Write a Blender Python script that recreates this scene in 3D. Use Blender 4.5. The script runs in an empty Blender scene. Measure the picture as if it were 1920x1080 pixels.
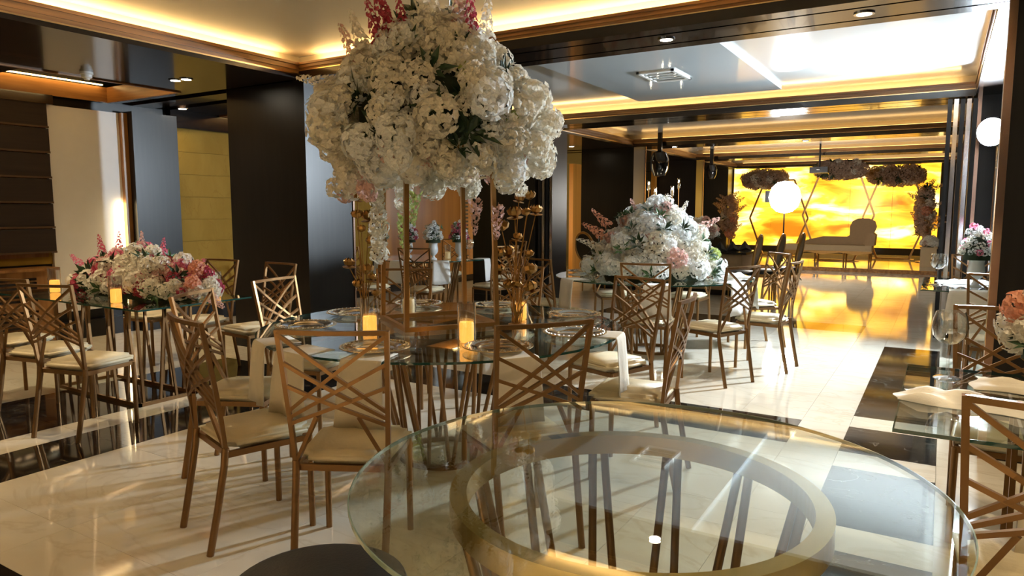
import bpy, bmesh, math, random
from mathutils import Vector, Matrix, Euler
random.seed(7)
R = math.radians
SC = bpy.context.scene
COL = SC.collection
# ------------------------------------------------------------------ camera
F_PX, YAW, PITCH, CAM_H = 1326.0, R(31.3), R(6.2), 1.45
cd = bpy.data.cameras.new('camera'); cam = bpy.data.objects.new('camera', cd); COL.objects.link(cam)
cam.location = (0, 0, CAM_H); cam.rotation_euler = (R(90) - PITCH, 0, YAW)
cd.sensor_width = 36; cd.lens = 36 * F_PX / 1920; cd.clip_start = .05; cd.clip_end = 200
SC.camera = cam
# ------------------------------------------------------------------ world, exposure
w = bpy.data.worlds.new('world'); SC.world = w; w.use_nodes = True
w.node_tree.nodes['Background'].inputs[0].default_value = (1, .85, .65, 1)
w.node_tree.nodes['Background'].inputs[1].default_value = .02
vs = SC.view_settings
vs.view_transform = 'Standard'; vs.look = 'None'; vs.gamma = 1; vs.use_curve_mapping = False
vs.exposure = 1.1
cy = SC.cycles
cy.use_denoising = True; cy.max_bounces = 10; cy.transparent_max_bounces = 24; cy.diffuse_bounces = 4
cy.glossy_bounces = 5; cy.transmission_bounces = 6; cy.caustics_reflective = False; cy.caustics_refractive = False
cy.sample_clamp_indirect = 6
# light levels of the lamps built further down
L_COVE, L_COVE_FAR, L_FLOOD, L_SOFT, L_ONYX, L_DOWN, L_STRIP = 20, 6.5, 1400, 22, 1.35, 40, 11
L_SPOT = 62

# ------------------------------------------------------------------ materials
def nodes(name):
    m = bpy.data.materials.new(name); m.use_nodes = True
    nt = m.node_tree; return m, nt, nt.nodes, nt.links, nt.nodes['Principled BSDF']
def P(name, col, rough=.5, metal=0, spec=.5, emit=None, es=0, coat=0, var=0, scale=8, bump=0, stretch=(1, 1, 1)):
    m, nt, N, L, b = nodes(name)
    b.inputs['Base Color'].default_value = (*col, 1); b.inputs['Roughness'].default_value = rough
    b.inputs['Metallic'].default_value = metal; b.inputs['Specular IOR Level'].default_value = spec
    if coat: b.inputs['Coat Weight'].default_value = coat; b.inputs['Coat Roughness'].default_value = .05
    if emit: b.inputs['Emission Color'].default_value = (*emit, 1); b.inputs['Emission Strength'].default_value = es
    tc = N.new('ShaderNodeNewGeometry'); mp = N.new('ShaderNodeMapping'); mp.inputs['Scale'].default_value = stretch
    L.new(tc.outputs['Position'], mp.inputs[0])
    nz = N.new('ShaderNodeTexNoise'); nz.inputs['Scale'].default_value = scale; nz.inputs['Detail'].default_value = 4
    L.new(mp.outputs[0], nz.inputs['Vector'])
    if var:
        r = N.new('ShaderNodeMapRange'); r.inputs[3].default_value = 1 - var; r.inputs[4].default_value = 1 + var
        L.new(nz.outputs['Fac'], r.inputs[0])
        mx = N.new('ShaderNodeMix'); mx.data_type = 'RGBA'; mx.blend_type = 'MULTIPLY'; mx.inputs[0].default_value = 1
        mx.inputs[6].default_value = (*col, 1); L.new(r.outputs[0], mx.inputs[7]); L.new(mx.outputs[2], b.inputs['Base Color'])
    if bump:
        bp = N.new('ShaderNodeBump'); bp.inputs['Strength'].default_value = bump; bp.inputs['Distance'].default_value = .01
        L.new(nz.outputs['Fac'], bp.inputs['Height']); L.new(bp.outputs[0], b.inputs['Normal'])
    return m
def glass(name, tint=(.93, .97, .95), boost=1.0, rough=0.0):
    m = bpy.data.materials.new(name); m.use_nodes = True; nt = m.node_tree; N = nt.nodes; L = nt.links
    N.remove(N['Principled BSDF']); out = N['Material Output']
    t = N.new('ShaderNodeBsdfTransparent'); t.inputs[0].default_value = (*tint, 1)
    g = N.new('ShaderNodeBsdfGlossy'); g.inputs['Roughness'].default_value = rough; g.inputs[0].default_value = (1, 1, 1, 1)
    f = N.new('ShaderNodeFresnel'); gg = N.new('ShaderNodeNewGeometry'); ir = N.new('ShaderNodeMapRange')
    ir.inputs[3].default_value = 1.5; ir.inputs[4].default_value = 1 / 1.5; L.new(gg.outputs['Backfacing'], ir.inputs[0]); L.new(ir.outputs[0], f.inputs[0])
    mu = N.new('ShaderNodeMath'); mu.operation = 'MULTIPLY'; mu.inputs[1].default_value = boost; mu.use_clamp = True
    L.new(f.outputs[0], mu.inputs[0]); mx = N.new('ShaderNodeMixShader')
    L.new(mu.outputs[0], mx.inputs[0]); L.new(t.outputs[0], mx.inputs[1]); L.new(g.outputs[0], mx.inputs[2])
    L.new(mx.outputs[0], out.inputs[0]); return m
def emit(name, col, s):
    m = bpy.data.materials.new(name); m.use_nodes = True; nt = m.node_tree; nt.nodes.remove(nt.nodes['Principled BSDF'])
    e = nt.nodes.new('ShaderNodeEmission'); e.inputs[0].default_value = (*col, 1); e.inputs[1].default_value = s
    nt.links.new(e.outputs[0], nt.nodes['Material Output'].inputs[0]); return m
def marble(name, c1, c2, vein, rough, vs=.9, vw=.03):
    m, nt, N, L, b = nodes(name)
    g = N.new('ShaderNodeNewGeometry'); oi = N.new('ShaderNodeObjectInfo')
    off = N.new('ShaderNodeVectorMath'); off.operation = 'SCALE'; off.inputs[3].default_value = 3
    cb = N.new('ShaderNodeCombineXYZ'); L.new(oi.outputs['Random'], cb.inputs[0]); L.new(oi.outputs['Random'], cb.inputs[1])
    L.new(cb.outputs[0], off.inputs[0])
    ad = N.new('ShaderNodeVectorMath'); L.new(g.outputs['Position'], ad.inputs[0]); L.new(off.outputs[0], ad.inputs[1])
    mp = N.new('ShaderNodeMapping'); mp.inputs['Rotation'].default_value = (0, 0, .5); mp.inputs['Scale'].default_value = (1, 2.2, 1)
    L.new(ad.outputs[0], mp.inputs[0])
    n1 = N.new('ShaderNodeTexNoise'); n1.inputs['Scale'].default_value = 1.7; n1.inputs['Detail'].default_value = 7; n1.inputs['Distortion'].default_value = .8
    L.new(mp.outputs[0], n1.inputs[0])
    r1 = N.new('ShaderNodeValToRGB'); r1.color_ramp.elements[0].position = .35; r1.color_ramp.elements[1].position = .7
    r1.color_ramp.elements[0].color = (*c1, 1); r1.color_ramp.elements[1].color = (*c2, 1); L.new(n1.outputs[0], r1.inputs[0])
    n2 = N.new('ShaderNodeTexNoise'); n2.inputs['Scale'].default_value = vs; n2.inputs['Detail'].default_value = 9; n2.inputs['Distortion'].default_value = 2
    L.new(mp.outputs[0], n2.inputs[0])
    s = N.new('ShaderNodeMath'); s.operation = 'SUBTRACT'; s.inputs[1].default_value = .5; L.new(n2.outputs[0], s.inputs[0])
    a = N.new('ShaderNodeMath'); a.operation = 'ABSOLUTE'; L.new(s.outputs[0], a.inputs[0])
    mr = N.new('ShaderNodeMapRange'); mr.inputs[1].default_value = 0; mr.inputs[2].default_value = vw; mr.inputs[3].default_value = .7; mr.inputs[4].default_value = 0
    L.new(a.outputs[0], mr.inputs[0])
    mx = N.new('ShaderNodeMix'); mx.data_type = 'RGBA'; L.new(mr.outputs[0], mx.inputs[0]); L.new(r1.outputs[0], mx.inputs[6])
    mx.inputs[7].default_value = (*vein, 1); L.new(mx.outputs[2], b.inputs['Base Color'])
    b.inputs['Roughness'].default_value = rough; b.inputs['Specular IOR Level'].default_value = .6
    return m
def wood(name, c1, c2, rough, axis='Z', scale=14, coat=0, spec=.5):
    m, nt, N, L, b = nodes(name)
    g = N.new('ShaderNodeNewGeometry'); mp = N.new('ShaderNodeMapping')
    st = {'Z': (1, 1, .06), 'Y': (1, .06, 1), 'X': (.06, 1, 1)}[axis]; mp.inputs['Scale'].default_value = st
    L.new(g.outputs['Position'], mp.inputs[0])
    n = N.new('ShaderNodeTexNoise'); n.inputs['Scale'].default_value = scale; n.inputs['Detail'].default_value = 6; L.new(mp.outputs[0], n.inputs[0])
    r = N.new('ShaderNodeValToRGB'); r.color_ramp.elements[0].position = .38; r.color_ramp.elements[1].position = .66
    r.color_ramp.elements[0].color = (*c1, 1); r.color_ramp.elements[1].color = (*c2, 1); L.new(n.outputs[0], r.inputs[0])
    L.new(r.outputs[0], b.inputs['Base Color']); b.inputs['Roughness'].default_value = rough; b.inputs['Specular IOR Level'].default_value = spec
    if coat: b.inputs['Coat Weight'].default_value = coat; b.inputs['Coat Roughness'].default_value = .04
    return m
M = dict(
    cream=marble('cream_marble', (.66, .60, .49), (.73, .68, .57), (.60, .53, .41), .06),
    black=marble('black_marble', (.006, .006, .006), (.02, .016, .013), (.22, .2, .17), .06, 1.3, .006),
    grout=P('grout', (.55, .48, .36), .6, var=.05),
    ceil=P('ceiling_paint', (.62, .55, .42), .55, var=.03, scale=2),
    gloss=P('stretch_ceiling', (.55, .56, .55), .13, spec=.8, var=.02, scale=1),
    gloss2=P('stretch_panel', (.52, .56, .58), .06, spec=.9, var=.02, scale=1),
    dark=wood('dark_lacquer', (.008, .005, .004), (.018, .011, .007), .16, 'Y', 20, .25),
    darkz=wood('dark_veneer', (.0035, .003, .003), (.0075, .006, .0055), .36, 'Z', 26, 0, .48),
    darkx=wood('dark_veneer_beam', (.008, .005, .004), (.02, .012, .008), .18, 'X', 20, .3),
    wal=wood('walnut', (.20, .085, .025), (.42, .20, .06), .3, 'Y', 16),
    walx=wood('walnut_cross', (.20, .085, .025), (.42, .20, .06), .3, 'X', 16),
    walz=wood('walnut_upright', (.22, .10, .03), (.40, .20, .07), .35, 'Z', 12),
    orange=wood('amber_panel', (.42, .17, .02), (.55, .24, .035), .35, 'Z', 6),
    goldtrim=P('gold_trim', (.85, .6, .3), .2, 1),
    copper=P('copper_trim', (.62, .40, .30), .22, 1),
    chrome=P('chrome', (.7, .7, .72), .12, 1),
    stone=marble('honey_stone', (.32, .19, .028), (.38, .235, .042), (.30, .17, .025), .6, .7, .01),
    white=P('white_plaster', (.86, .86, .86), .6, var=.03),
    blind=P('blind_fabric', (.030, .018, .011), .6, var=.5, scale=40, stretch=(1, .05, 1)),
    blindfold=P('blind_fold', (.10, .055, .025), .6, var=.3, scale=40, stretch=(1, .05, 1)),
    gold=P('bronze_gold', (.28, .15, .058), .34, .75, var=.12, scale=30),
    ring=P('brushed_brass', (.50, .35, .13), .3, .8, var=.15, scale=20),
    stand=P('stand_gold', (.48, .27, .10), .33, .75, var=.1, scale=20),
    seat=P('cream_leather', (.72, .62, .42), .42, bump=.15, scale=60, var=.04),
    clear=glass('clear_glass', (.90, .95, .93), 1.25), edge=P('glass_edge', (.01, .06, .05), .05, spec=.9),
    edge2=P('pale_glass_edge', (.22, .30, .26), .08, spec=.8),
    clear2=glass('clear_table_glass', (.88, .92, .89), 1.1),
    crystal=glass('crystal', (.955, .965, .965), 2.8, .02), plate=glass('pressed_glass', (.80, .79, .74), 3.4, .12),
    rim=P('gold_rim', (.8, .62, .34), .25, .9), bead=P('silver_bead', (.75, .73, .7), .2, .9),
    napkin=P('napkin', (.76, .70, .58), .8, bump=.3, scale=25, var=.04),
    napwhite=P('white_napkin', (.80, .79, .76), .8, bump=.3, scale=25, var=.03),
    candle=P('candle_wax', (.85, .5, .14), .5, emit=(1, .40, .06), es=.85, var=.05),
    candle2=P('pale_wax', (.82, .70, .42), .5, emit=(1, .6, .2), es=.12, var=.05),
    petal=P('white_petal', (.88, .84, .74), .6, var=.08, scale=30), cool=P('pure_white_petal', (.9, .91, .9), .6, var=.06, scale=30),
    blush=P('blush_petal', (.78, .52, .46), .6, var=.15, scale=30), rose=P('rose_petal', (.50, .06, .11), .6, var=.3, scale=30),
    pink=P('pink_petal', (.72, .20, .30), .6, var=.25, scale=30), peach=P('peach_petal', (.80, .40, .26), .6, var=.15, scale=30),
    lime=P('lime_bud', (.45, .52, .16), .6, var=.2, scale=30), leaf=P('dark_leaf', (.018, .05, .018), .4, var=.4, scale=20),
    leaf2=P('mid_leaf', (.06, .14, .05), .45, var=.3, scale=20), dusk=P('mauve_petal', (.55, .40, .30), .7, var=.2, scale=30),
    moss=P('floral_foam', (.02, .035, .015), .9, var=.5, scale=20),
    antique=P('antique_gold', (.50, .28, .09), .3, .85, var=.25, scale=40),
    urn=P('white_ceramic', (.74, .76, .76), .25, var=.03), vblack=P('black_ceramic', (.01, .01, .011), .12, spec=.7),
    plast=P('white_plastic', (.7, .7, .68), .4), blackm=P('black_metal', (.012, .012, .013), .35, .3),
    leather=P('black_leather', (.008, .010, .012), .4, bump=.1, scale=120), velvet=P('tan_upholstery', (.42, .27, .13), .7, var=.1, scale=30),
    chaise=P('cream_upholstery', (.55, .40, .22), .7, var=.08, scale=30), nblack=P('black_napkin', (.008, .008, .009), .7),
    cove=emit('cove_led', (1, .66, .26), L_COVE), covef=emit('cove_led_far', (1, .64, .24), L_COVE_FAR), coveb=emit('cove_led_back', (1, .58, .18), L_COVE_FAR * .34), strip=emit('wall_led', (1, .74, .38), L_STRIP),
    floodm=emit('flood_face', (.78, .90, 1), L_FLOOD), softm=emit('softbox_face', (1, .97, .92), L_SOFT), down=emit('downlight_lens', (1, .86, .62), L_DOWN),
)
def onyx_mat():
    m = bpy.data.materials.new('backlit_onyx'); m.use_nodes = True; nt = m.node_tree; N = nt.nodes; L = nt.links
    b = N['Principled BSDF']; g = N.new('ShaderNodeNewGeometry'); mp = N.new('ShaderNodeMapping'); mp.inputs['Scale'].default_value = (.42, 1, 1.5)
    L.new(g.outputs['Position'], mp.inputs[0])
    n = N.new('ShaderNodeTexNoise'); n.inputs['Scale'].default_value = 1.35; n.inputs['Detail'].default_value = 5; n.inputs['Distortion'].default_value = .5; L.new(mp.outputs[0], n.inputs[0])
    r = N.new('ShaderNodeValToRGB'); e = r.color_ramp.elements; e[0].position = .36; e[0].color = (.80, .26, .01, 1); e[1].position = .70; e[1].color = (1.0, .88, .42, 1)
    k = e.new(.52); k.color = (1, .52, .03, 1); L.new(n.outputs[0], r.inputs[0])
    mr = N.new('ShaderNodeMapRange'); mr.inputs[1].default_value = .32; mr.inputs[2].default_value = .72; mr.inputs[3].default_value = .35 * L_ONYX; mr.inputs[4].default_value = 1.7 * L_ONYX
    L.new(n.outputs[0], mr.inputs[0]); L.new(r.outputs[0], b.inputs['Emission Color']); L.new(mr.outputs[0], b.inputs['Emission Strength'])
    b.inputs['Base Color'].default_value = (.5, .25, .05, 1); b.inputs['Roughness'].default_value = .2
    return m
M['onyx'] = onyx_mat(); M['stone'].node_tree.nodes['Principled BSDF'].inputs['Specular IOR Level'].default_value = .12
for k in ('petal', 'cool', 'blush', 'rose', 'pink', 'peach', 'lime', 'dusk'):      # petals let light through
    nt = M[k].node_tree; b = nt.nodes['Principled BSDF']; tr = nt.nodes.new('ShaderNodeBsdfTranslucent'); mx = nt.nodes.new('ShaderNodeMixShader'); mx.inputs[0].default_value = .38
    src = b.inputs['Base Color'].links[0].from_socket; nt.links.new(src, tr.inputs[0]); nt.links.new(b.outputs[0], mx.inputs[1]); nt.links.new(tr.outputs[0], mx.inputs[2]); nt.links.new(mx.outputs[0], nt.nodes['Material Output'].inputs[0])

# ------------------------------------------------------------------ mesh builder and objects
class MB:
    def __init__(s): s.v = []; s.f = []
    def add(s, v, f): o = len(s.v); s.v += [tuple(p) for p in v]; s.f += [tuple(i + o for i in q) for q in f]; return s
    def box(s, a, b):
        (x0, y0, z0), (x1, y1, z1) = a, b
        return s.add([(x0, y0, z0), (x1, y0, z0), (x1, y1, z0), (x0, y1, z0), (x0, y0, z1), (x1, y0, z1), (x1, y1, z1), (x0, y1, z1)],
                     [(3, 2, 1, 0), (4, 5, 6, 7), (0, 1, 5, 4), (1, 2, 6, 5), (2, 3, 7, 6), (3, 0, 4, 7)])
    def tube(s, pts, r, n=8, caps=True, sq=False):
        pts = [Vector(p) for p in pts]; rs = r if isinstance(r, (list, tuple)) else [r] * len(pts); V = []; Fc = []
        if sq: n = 4
        d0 = (pts[1] - pts[0]).normalized(); ref = Vector((0, 0, 1)) if abs(d0.z) < .9 else Vector((0, 1, 0)); u = d0.cross(ref).normalized()
        for i, p in enumerate(pts):
            d = (pts[min(i + 1, len(pts) - 1)] - pts[max(i - 1, 0)]).normalized()
            u = (u - d * u.dot(d)).normalized(); q = d.cross(u)
            for k in range(n):
                a = 2 * math.pi * (k + (.5 if sq else 0)) / n; V.append(p + (u * math.cos(a) + q * math.sin(a)) * rs[i] * (1.414 if sq else 1))
        for i in range(len(pts) - 1):
            for k in range(n): a = i * n + k; b = i * n + (k + 1) % n; Fc.append((a, b, b + n, a + n))
        if caps: Fc.append(tuple(range(n))[::-1]); Fc.append(tuple((len(pts) - 1) * n + k for k in range(n)))
        return s.add(V, Fc)
    def lathe(s, prof, n=24, c=(0, 0, 0), close=True):
        V = []; Fc = []
        for r, z in prof:
            for k in range(n): a = 2 * math.pi * k / n; V.append((c[0] + r * math.cos(a), c[1] + r * math.sin(a), c[2] + z))
        for i in range(len(prof) - 1):
            for k in range(n): a = i * n + k; b = i * n + (k + 1) % n; Fc.append((a, b, b + n, a + n))
        if close:
            Fc.append(tuple(range(n))[::-1]); Fc.append(tuple((len(prof) - 1) * n + k for k in range(n)))
        return s.add(V, Fc)
    def ringbox(s, r0, r1, z0, z1, n=64, c=(0, 0)):
        V = []; Fc = []
        for k in range(n):
            a = 2 * math.pi * k / n; x, y = math.cos(a), math.sin(a)
            V += [(c[0] + r * x, c[1] + r * y, z) for r, z in ((r0, z0), (r1, z0), (r1, z1), (r0, z1))]
        for k in range(n):
            o = 4 * k; p = 4 * ((k + 1) % n)
            for j in range(4): Fc.append((o + j, p + j, p + (j + 1) % 4, o + (j + 1) % 4))
        return s.add(V, Fc)
    def mesh(s, name, mat, smooth=False):
        me = bpy.data.meshes.new(name); me.from_pydata(s.v, [], s.f); me.validate(); me.materials.append(M[mat] if isinstance(mat, str) else mat)
        bm = bmesh.new(); bm.from_mesh(me); bmesh.ops.recalc_face_normals(bm, faces=bm.faces); bm.to_mesh(me); bm.free()
        if smooth:
            for p in me.polygons: p.use_smooth = True
            me.set_sharp_from_angle(angle=R(40))
        return me
    def build(s, name, mat, parent=None, smooth=False, loc=None, **k): return ob(name, s.mesh(name, mat, smooth), parent, loc, **k)
def ob(name, me, parent=None, loc=None, rot=None, scale=None, label=None, cat=None, group=None, kind=None):
    o = bpy.data.objects.new(name, me); COL.objects.link(o)
    if parent: o.parent = parent
    if loc is not None: o.location = loc
    if rot is not None: o.rotation_euler = rot
    if scale is not None: o.scale = scale if hasattr(scale, '__len__') else (scale,) * 3
    for k, v in (('label', label), ('category', cat), ('group', group), ('kind', kind)):
        if v: o[k] = v
    return o
def thing(name, label, cat, loc=(0, 0, 0), rz=0, group=None, kind=None):
    return ob(name, None, None, loc, (0, 0, rz), None, label, cat, group, kind)
def box(name, a, b, mat, parent=None, bevel=0, **k):
    c = [(a[i] + b[i]) / 2 for i in range(3)]
    mb = MB().box([a[i] - c[i] for i in range(3)], [b[i] - c[i] for i in range(3)])
    me = mb.mesh(name, mat)
    if bevel:
        bm = bmesh.new(); bm.from_mesh(me); bmesh.ops.bevel(bm, geom=bm.edges[:], offset=bevel, segments=2, affect='EDGES'); bm.to_mesh(me); bm.free()
    return ob(name, me, parent, c, **k)
def dup(o, parent=None):
    c = o.copy(); COL.objects.link(c); c.parent = parent
    for ch in [x for x in ALLCH.get(o.name, [])]: dup(ch, c)
    return c
ALLCH = {}
def register(o):
    ALLCH[o.name] = list(o.children)
    for c in o.children: register(c)

# ================================================================== SETTING
ZS, ZC, ZT = 2.71, 2.86, 2.93          # soffit, top of the cornice, tray ceiling
XL, XR = -5.35, .22                     # tray edges left and right
XW, XRW, YB, YO = -8.45, 2.3, -2.6, 25.0
BEAMS = [(4.88, 5.50), (9.42, 10.05), (13.42, 14.05), (17.6, 18.2), (21.7, 22.2)]
def S(name, a, b, mat, parent=None, **k):
    return box(name, a, b, mat, parent, kind=None if parent else 'structure', label=k.get('label'), cat=None)
# floor : grout bed with slabs
floor = S('floor', (XW - .3, YB, -.12), (XRW + .3, YO + .2, -.012), 'grout'); floor['label'] = 'polished cream marble floor with black marble inlay strips'
DARK = [(-4.75, -4.25, -3, 4.6), (-6.03, -5.05, -3, 4.45), (-4.25, -.77, 4.6, 5.17), (-4.25, 2.6, .7, 1.28), (-.47, .04, 5.46, 8.5), (-.47, .04, 4.6, 5.17), (-.47, .04, 3.47, 4.31),
        (-.47, .04, 1.6, 3.2), (-4.25, -.77, 9.3, 9.9)]
XS = [XW, -7.6, -6.8, -6.03, -5.05, -4.75, -4.25, -3.36, -2.47, -1.69, -1.19, -.77, -.47, .04, .9, 1.7, XRW]
YS = [-2.6, -1, 0, .7, 1.28, 1.6, 2.4, 3.2, 3.47, 4.31, 4.45, 4.6, 5.17, 5.46, 6.47, 7.48, 8.5, 9.3, 9.9, 11, 12, 13, 14, 15, 16, 17, 18, 18.7]
unit = {k: MB().box((-.5, -.5, -.5), (.5, .5, .5)).mesh('slab_' + k, k) for k in ('cream', 'black')}
far = {'cream': MB(), 'black': MB()}; g = .0008
for i in range(len(XS) - 1):
    for j in range(len(YS) - 1):
        x0, x1, y0, y1 = XS[i], XS[i + 1], YS[j], YS[j + 1]; cx, cy_ = (x0 + x1) / 2, (y0 + y1) / 2
        k = 'black' if any(a < cx < b and c < cy_ < d for a, b, c, d in DARK) else 'cream'
        if .7 <= cy_ < 9.9 and cx > -7.6 and cx < 1.7:
            ob('marble_slab', unit[k], floor, (cx - floor.location.x, cy_ - floor.location.y, -.006 - floor.location.z), None, (x1 - x0 - 2 * g, y1 - y0 - 2 * g, .012))
        else: far[k].box((x0 + g, y0 + g, -.012), (x1 - g, y1 - g, 0))
for k, mb in far.items():
    o = mb.build('outer_slabs', k, floor); o.matrix_parent_inverse = floor.matrix_basis.inverted(); o['kind'] = 'stuff'
stage = S('floor_stage', (-7.2, 18.7, 0), (1.0, YO, .09), 'cream'); S('trim_90', (-7.2, 18.68, 0), (1.0, 18.7, .092), 'wal'); stage['label'] = 'low raised marble stage below the glowing amber wall'
# outer walls
S('wall_back', (XW, YB - .12, 0), (XRW, YB, 3.1), 'darkz'); S('wall_right', (XRW, YB, 0), (XRW + .12, YO, 3.1), 'darkz')
S('wall_far', (XW, YO + .06, 0), (XRW, YO + .2, 3.3), 'darkz')
wl = S('wall_left', (XW - .15, YB, 0), (XW, YO, 3.1), 'darkz')
# ceilings of the trays
S('ceiling', (XW, YB, ZT + .02), (XRW, 5.0, ZT + .15), 'ceil')
c2 = S('ceiling_glossy', (XW, 5.0, ZT + .02), (XRW, 9.8, ZT + .15), 'gloss')
S('ceiling_far', (XW, 9.8, ZT + .02), (XRW, YO + .2, ZT + .15), 'gloss')
def W(p, o): return [p[i] - o.location[i] for i in range(3)]
def child_box(name, a, b, mat, parent, bevel=0, **k):
    o = box(name, a, b, mat, None, bevel, **k); o.parent = parent; o.location = W(o.location, parent); return o
# dropped mirror-gloss panels in the middle of the trays
child_box('ceiling_panel', (-3.55, 5.9, ZT - .03), (-1.75, 9.1, ZT + .02), 'gloss2', c2)
# soffits : left aisle with coffers, right aisle
def soffit_left(y0, y1, cof):
    n = S('ceiling_soffit', (-7.0, y0, ZS), (XL - .14, y1, ZS + .12), 'dark')
    if cof:
        a, b = cof
        for q in (((XW, y0, ZS), (-7.0, a, ZS + .12)), ((XW, b, ZS), (-7.0, y1, ZS + .12)), ((XW, a, ZS), (-8.38, b, ZS + .12))): S('ceiling_soffit', *q, 'dark')
        t = thing('ceiling_coffer', 'walnut framed ceiling recess glowing along its rim, over the aisle' + cof_tag.pop(0), 'ceiling coffer', (-7.7, (a + b) / 2, ZS))
        for x in (-8.38, -7.03): child_box('coffer_side', (x, a, ZS - .012), (x + .03, b, ZS + .16), 'wal', t)
        for y in (a, b - .03): child_box('coffer_side', (-8.35, y, ZS - .012), (-7.03, y + .03, ZS + .16), 'walx', t)
        child_box('coffer_bar', (-8.35, (a + b) / 2 - .12, ZS + .02), (-7.03, (a + b) / 2 + .12, ZS + .1), 'dark', t)
        for x0, x1, y0_, y1_ in ((-8.33, -8.30, a + .1, b - .1), (-7.08, -7.05, a + .1, b - .1)):
            child_box('led_strip', (x0, y0_, ZS + .17), (x1, y1_, ZS + .18), 'covef', t)
        S('ceiling_recess', (XW, a, ZS + .3), (-7.0, b, ZS + .31), 'ceil')
    else: S('ceiling_soffit', (XW, y0, ZS), (-7.0, y1, ZS + .12), 'dark')
cof_tag = [' by the roman blind', ' past the black column', ' in the far bays', ' in the farthest bay']
soffit_left(YB, 4.88, (1.6, 4.75)); soffit_left(5.5, 9.42, (6.2, 9.0)); soffit_left(10.05, 13.42, (10.6, 13.0)); soffit_left(14.05, 21.7, None)
S('ceiling_soffit', (XR + .14, YB, ZS), (XRW, YO, ZS + .12), 'dark')
# beams
for i, (a, b) in enumerate(BEAMS):
    S('ceiling_beam', (XW, a + .17, ZS), (XRW, b - .17, ZT + .02), 'darkx')
# crown cornices with hidden cove strips
def cornice(p0, p1, inward, along, mat, lm):
    # p0,p1 : run on the tray edge; inward : unit vector to the tray's middle
    ix, iy = inward; t = thing('cornice', None, None, (0, 0, 0), kind='structure'); t.name = 'trim_%d' % (len(TR) + 1); TR.append(t)
    prof = ((.00, ZS, ZS + .035, 'darkx' if along == 'X' else 'dark'), (.006, ZS + .035, ZS + .047, 'goldtrim'), (-.008, ZS + .047, ZS + .08, mat), (.004, ZS + .08, ZS + .10, mat), (-.004, ZS + .10, ZS + .125, mat), (.012, ZS + .125, ZC, mat))
    if along == 'X': prof = ((.00, ZS, ZS + .07, 'darkx'), (.006, ZS + .07, ZS + .078, 'goldtrim'), (-.006, ZS + .078, ZS + .10, mat), (.006, ZS + .10, ZS + .115, mat), (-.002, ZS + .115, ZS + .13, mat), (.012, ZS + .13, ZC, mat))
    for off, z0, z1, mm in prof:
        if along == 'Y': a, b = (p0[0] + ix * off, p0[1], z0), (p0[0] - ix * .14, p1[1], z1)
        else: a, b = (p0[0] - .14, p0[1] + iy * off, z0), (p1[0] + .14, p0[1] - iy * .14, z1)
        a, b = tuple(min(u, v) for u, v in zip(a, b)), tuple(max(u, v) for u, v in zip(a, b))
        box('moulding', a, b, mm, t)
    if along == 'Y': a, b = (p0[0] - ix * .07, p0[1] + .15, ZC), (p0[0] - ix * .10, p1[1] - .15, ZC + .012)
    else: a, b = (p0[0] + .15, p0[1] - iy * .07, ZC), (p1[0] - .15, p0[1] - iy * .10, ZC + .012)
    a, b = tuple(min(u, v) for u, v in zip(a, b)), tuple(max(u, v) for u, v in zip(a, b))
    box('led_strip', a, b, lm, t)
    if along == 'Y': a, b = (p0[0] - ix * .145, p0[1] - .165, ZS + .1), (p0[0] - ix * .165, p1[1] + .165, ZT + .02)
    else: a, b = (p0[0] - .145, p0[1] - iy * .145, ZS + .1), (p1[0] + .145, p0[1] - iy * .165, ZT + .02)
    a, b = tuple(min(u, v) for u, v in zip(a, b)), tuple(max(u, v) for u, v in zip(a, b))
    box('cove_back', a, b, 'ceil', t)
TR = []
bays = [(YB + .4, 4.88)] + [(BEAMS[i][1], BEAMS[i + 1][0]) for i in range(4)]
for i, (a, b) in enumerate(bays):
    lm = 'cove' if i == 0 else 'covef' if i == 1 else 'coveb'
    cornice((XL, a), (XL, b), (1, 0), 'Y', 'wal', lm); cornice((XR, a), (XR, b), (-1, 0), 'Y', 'wal', lm)
    cornice((XL, b), (XR, b), (0, -1), 'X', 'walx', lm); cornice((XL, a), (XR, a), (0, 1), 'X', 'walx', lm)
S('ceiling_beam', (XW, YB, ZS), (XRW, YB + .26, ZT + .02), 'darkx')
# columns, left row and right row
for i, (a, b) in enumerate(BEAMS[:4]):
    n = ('first', 'second', 'third', 'farthest')[i]
    S('wall_column', (-6.5, a + .05, 0), (XL, b + .06, ZS), 'darkz')
    tt = S('wall_column_base', (-6.51, a + .04, 0), (XL + .01, b + .07, .12), 'darkz')
    S('trim_%d' % (60 + i), (XL - .012, b + .05, 0), (XL + .012, b + .075, ZS), 'copper')
    S('wall_column', (.27, a + .02, 0), (XRW, b, ZS), 'darkz')
    S('trim_%d' % (70 + i), (.245, a, 0), (.285, a + .03, ZS), 'copper')
# stacked folding partition panels below the second beam
def partition(x, y0, n, dx, lab):
    for k in range(n):
        p = thing('folding_panel', lab % ('first', 'second', 'third', 'fourth', 'fifth')[k], 'folding panel', (x + dx * k, y0, 0), group='stacked folding panels')
        child_box('leaf', (x + dx * k, y0 + .02 * k, .01), (x + dx * k + .035, y0 + .55, 2.68), 'darkz', p)
        child_box('edge_strip', (x + dx * k - .004, y0 - .012 + .02 * k, .01), (x + dx * k + .039, y0 + .02 * k, 2.68), 'chrome' if k % 2 else 'blackm', p)
partition(-.03, 9.35, 5, .06, '%s dark folding partition leaf stacked right of the glowing wall, counted from left')
partition(-5.3, 9.5, 4, .055, '%s dark folding partition leaf by the grey-lit column, counted from left')
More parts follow.
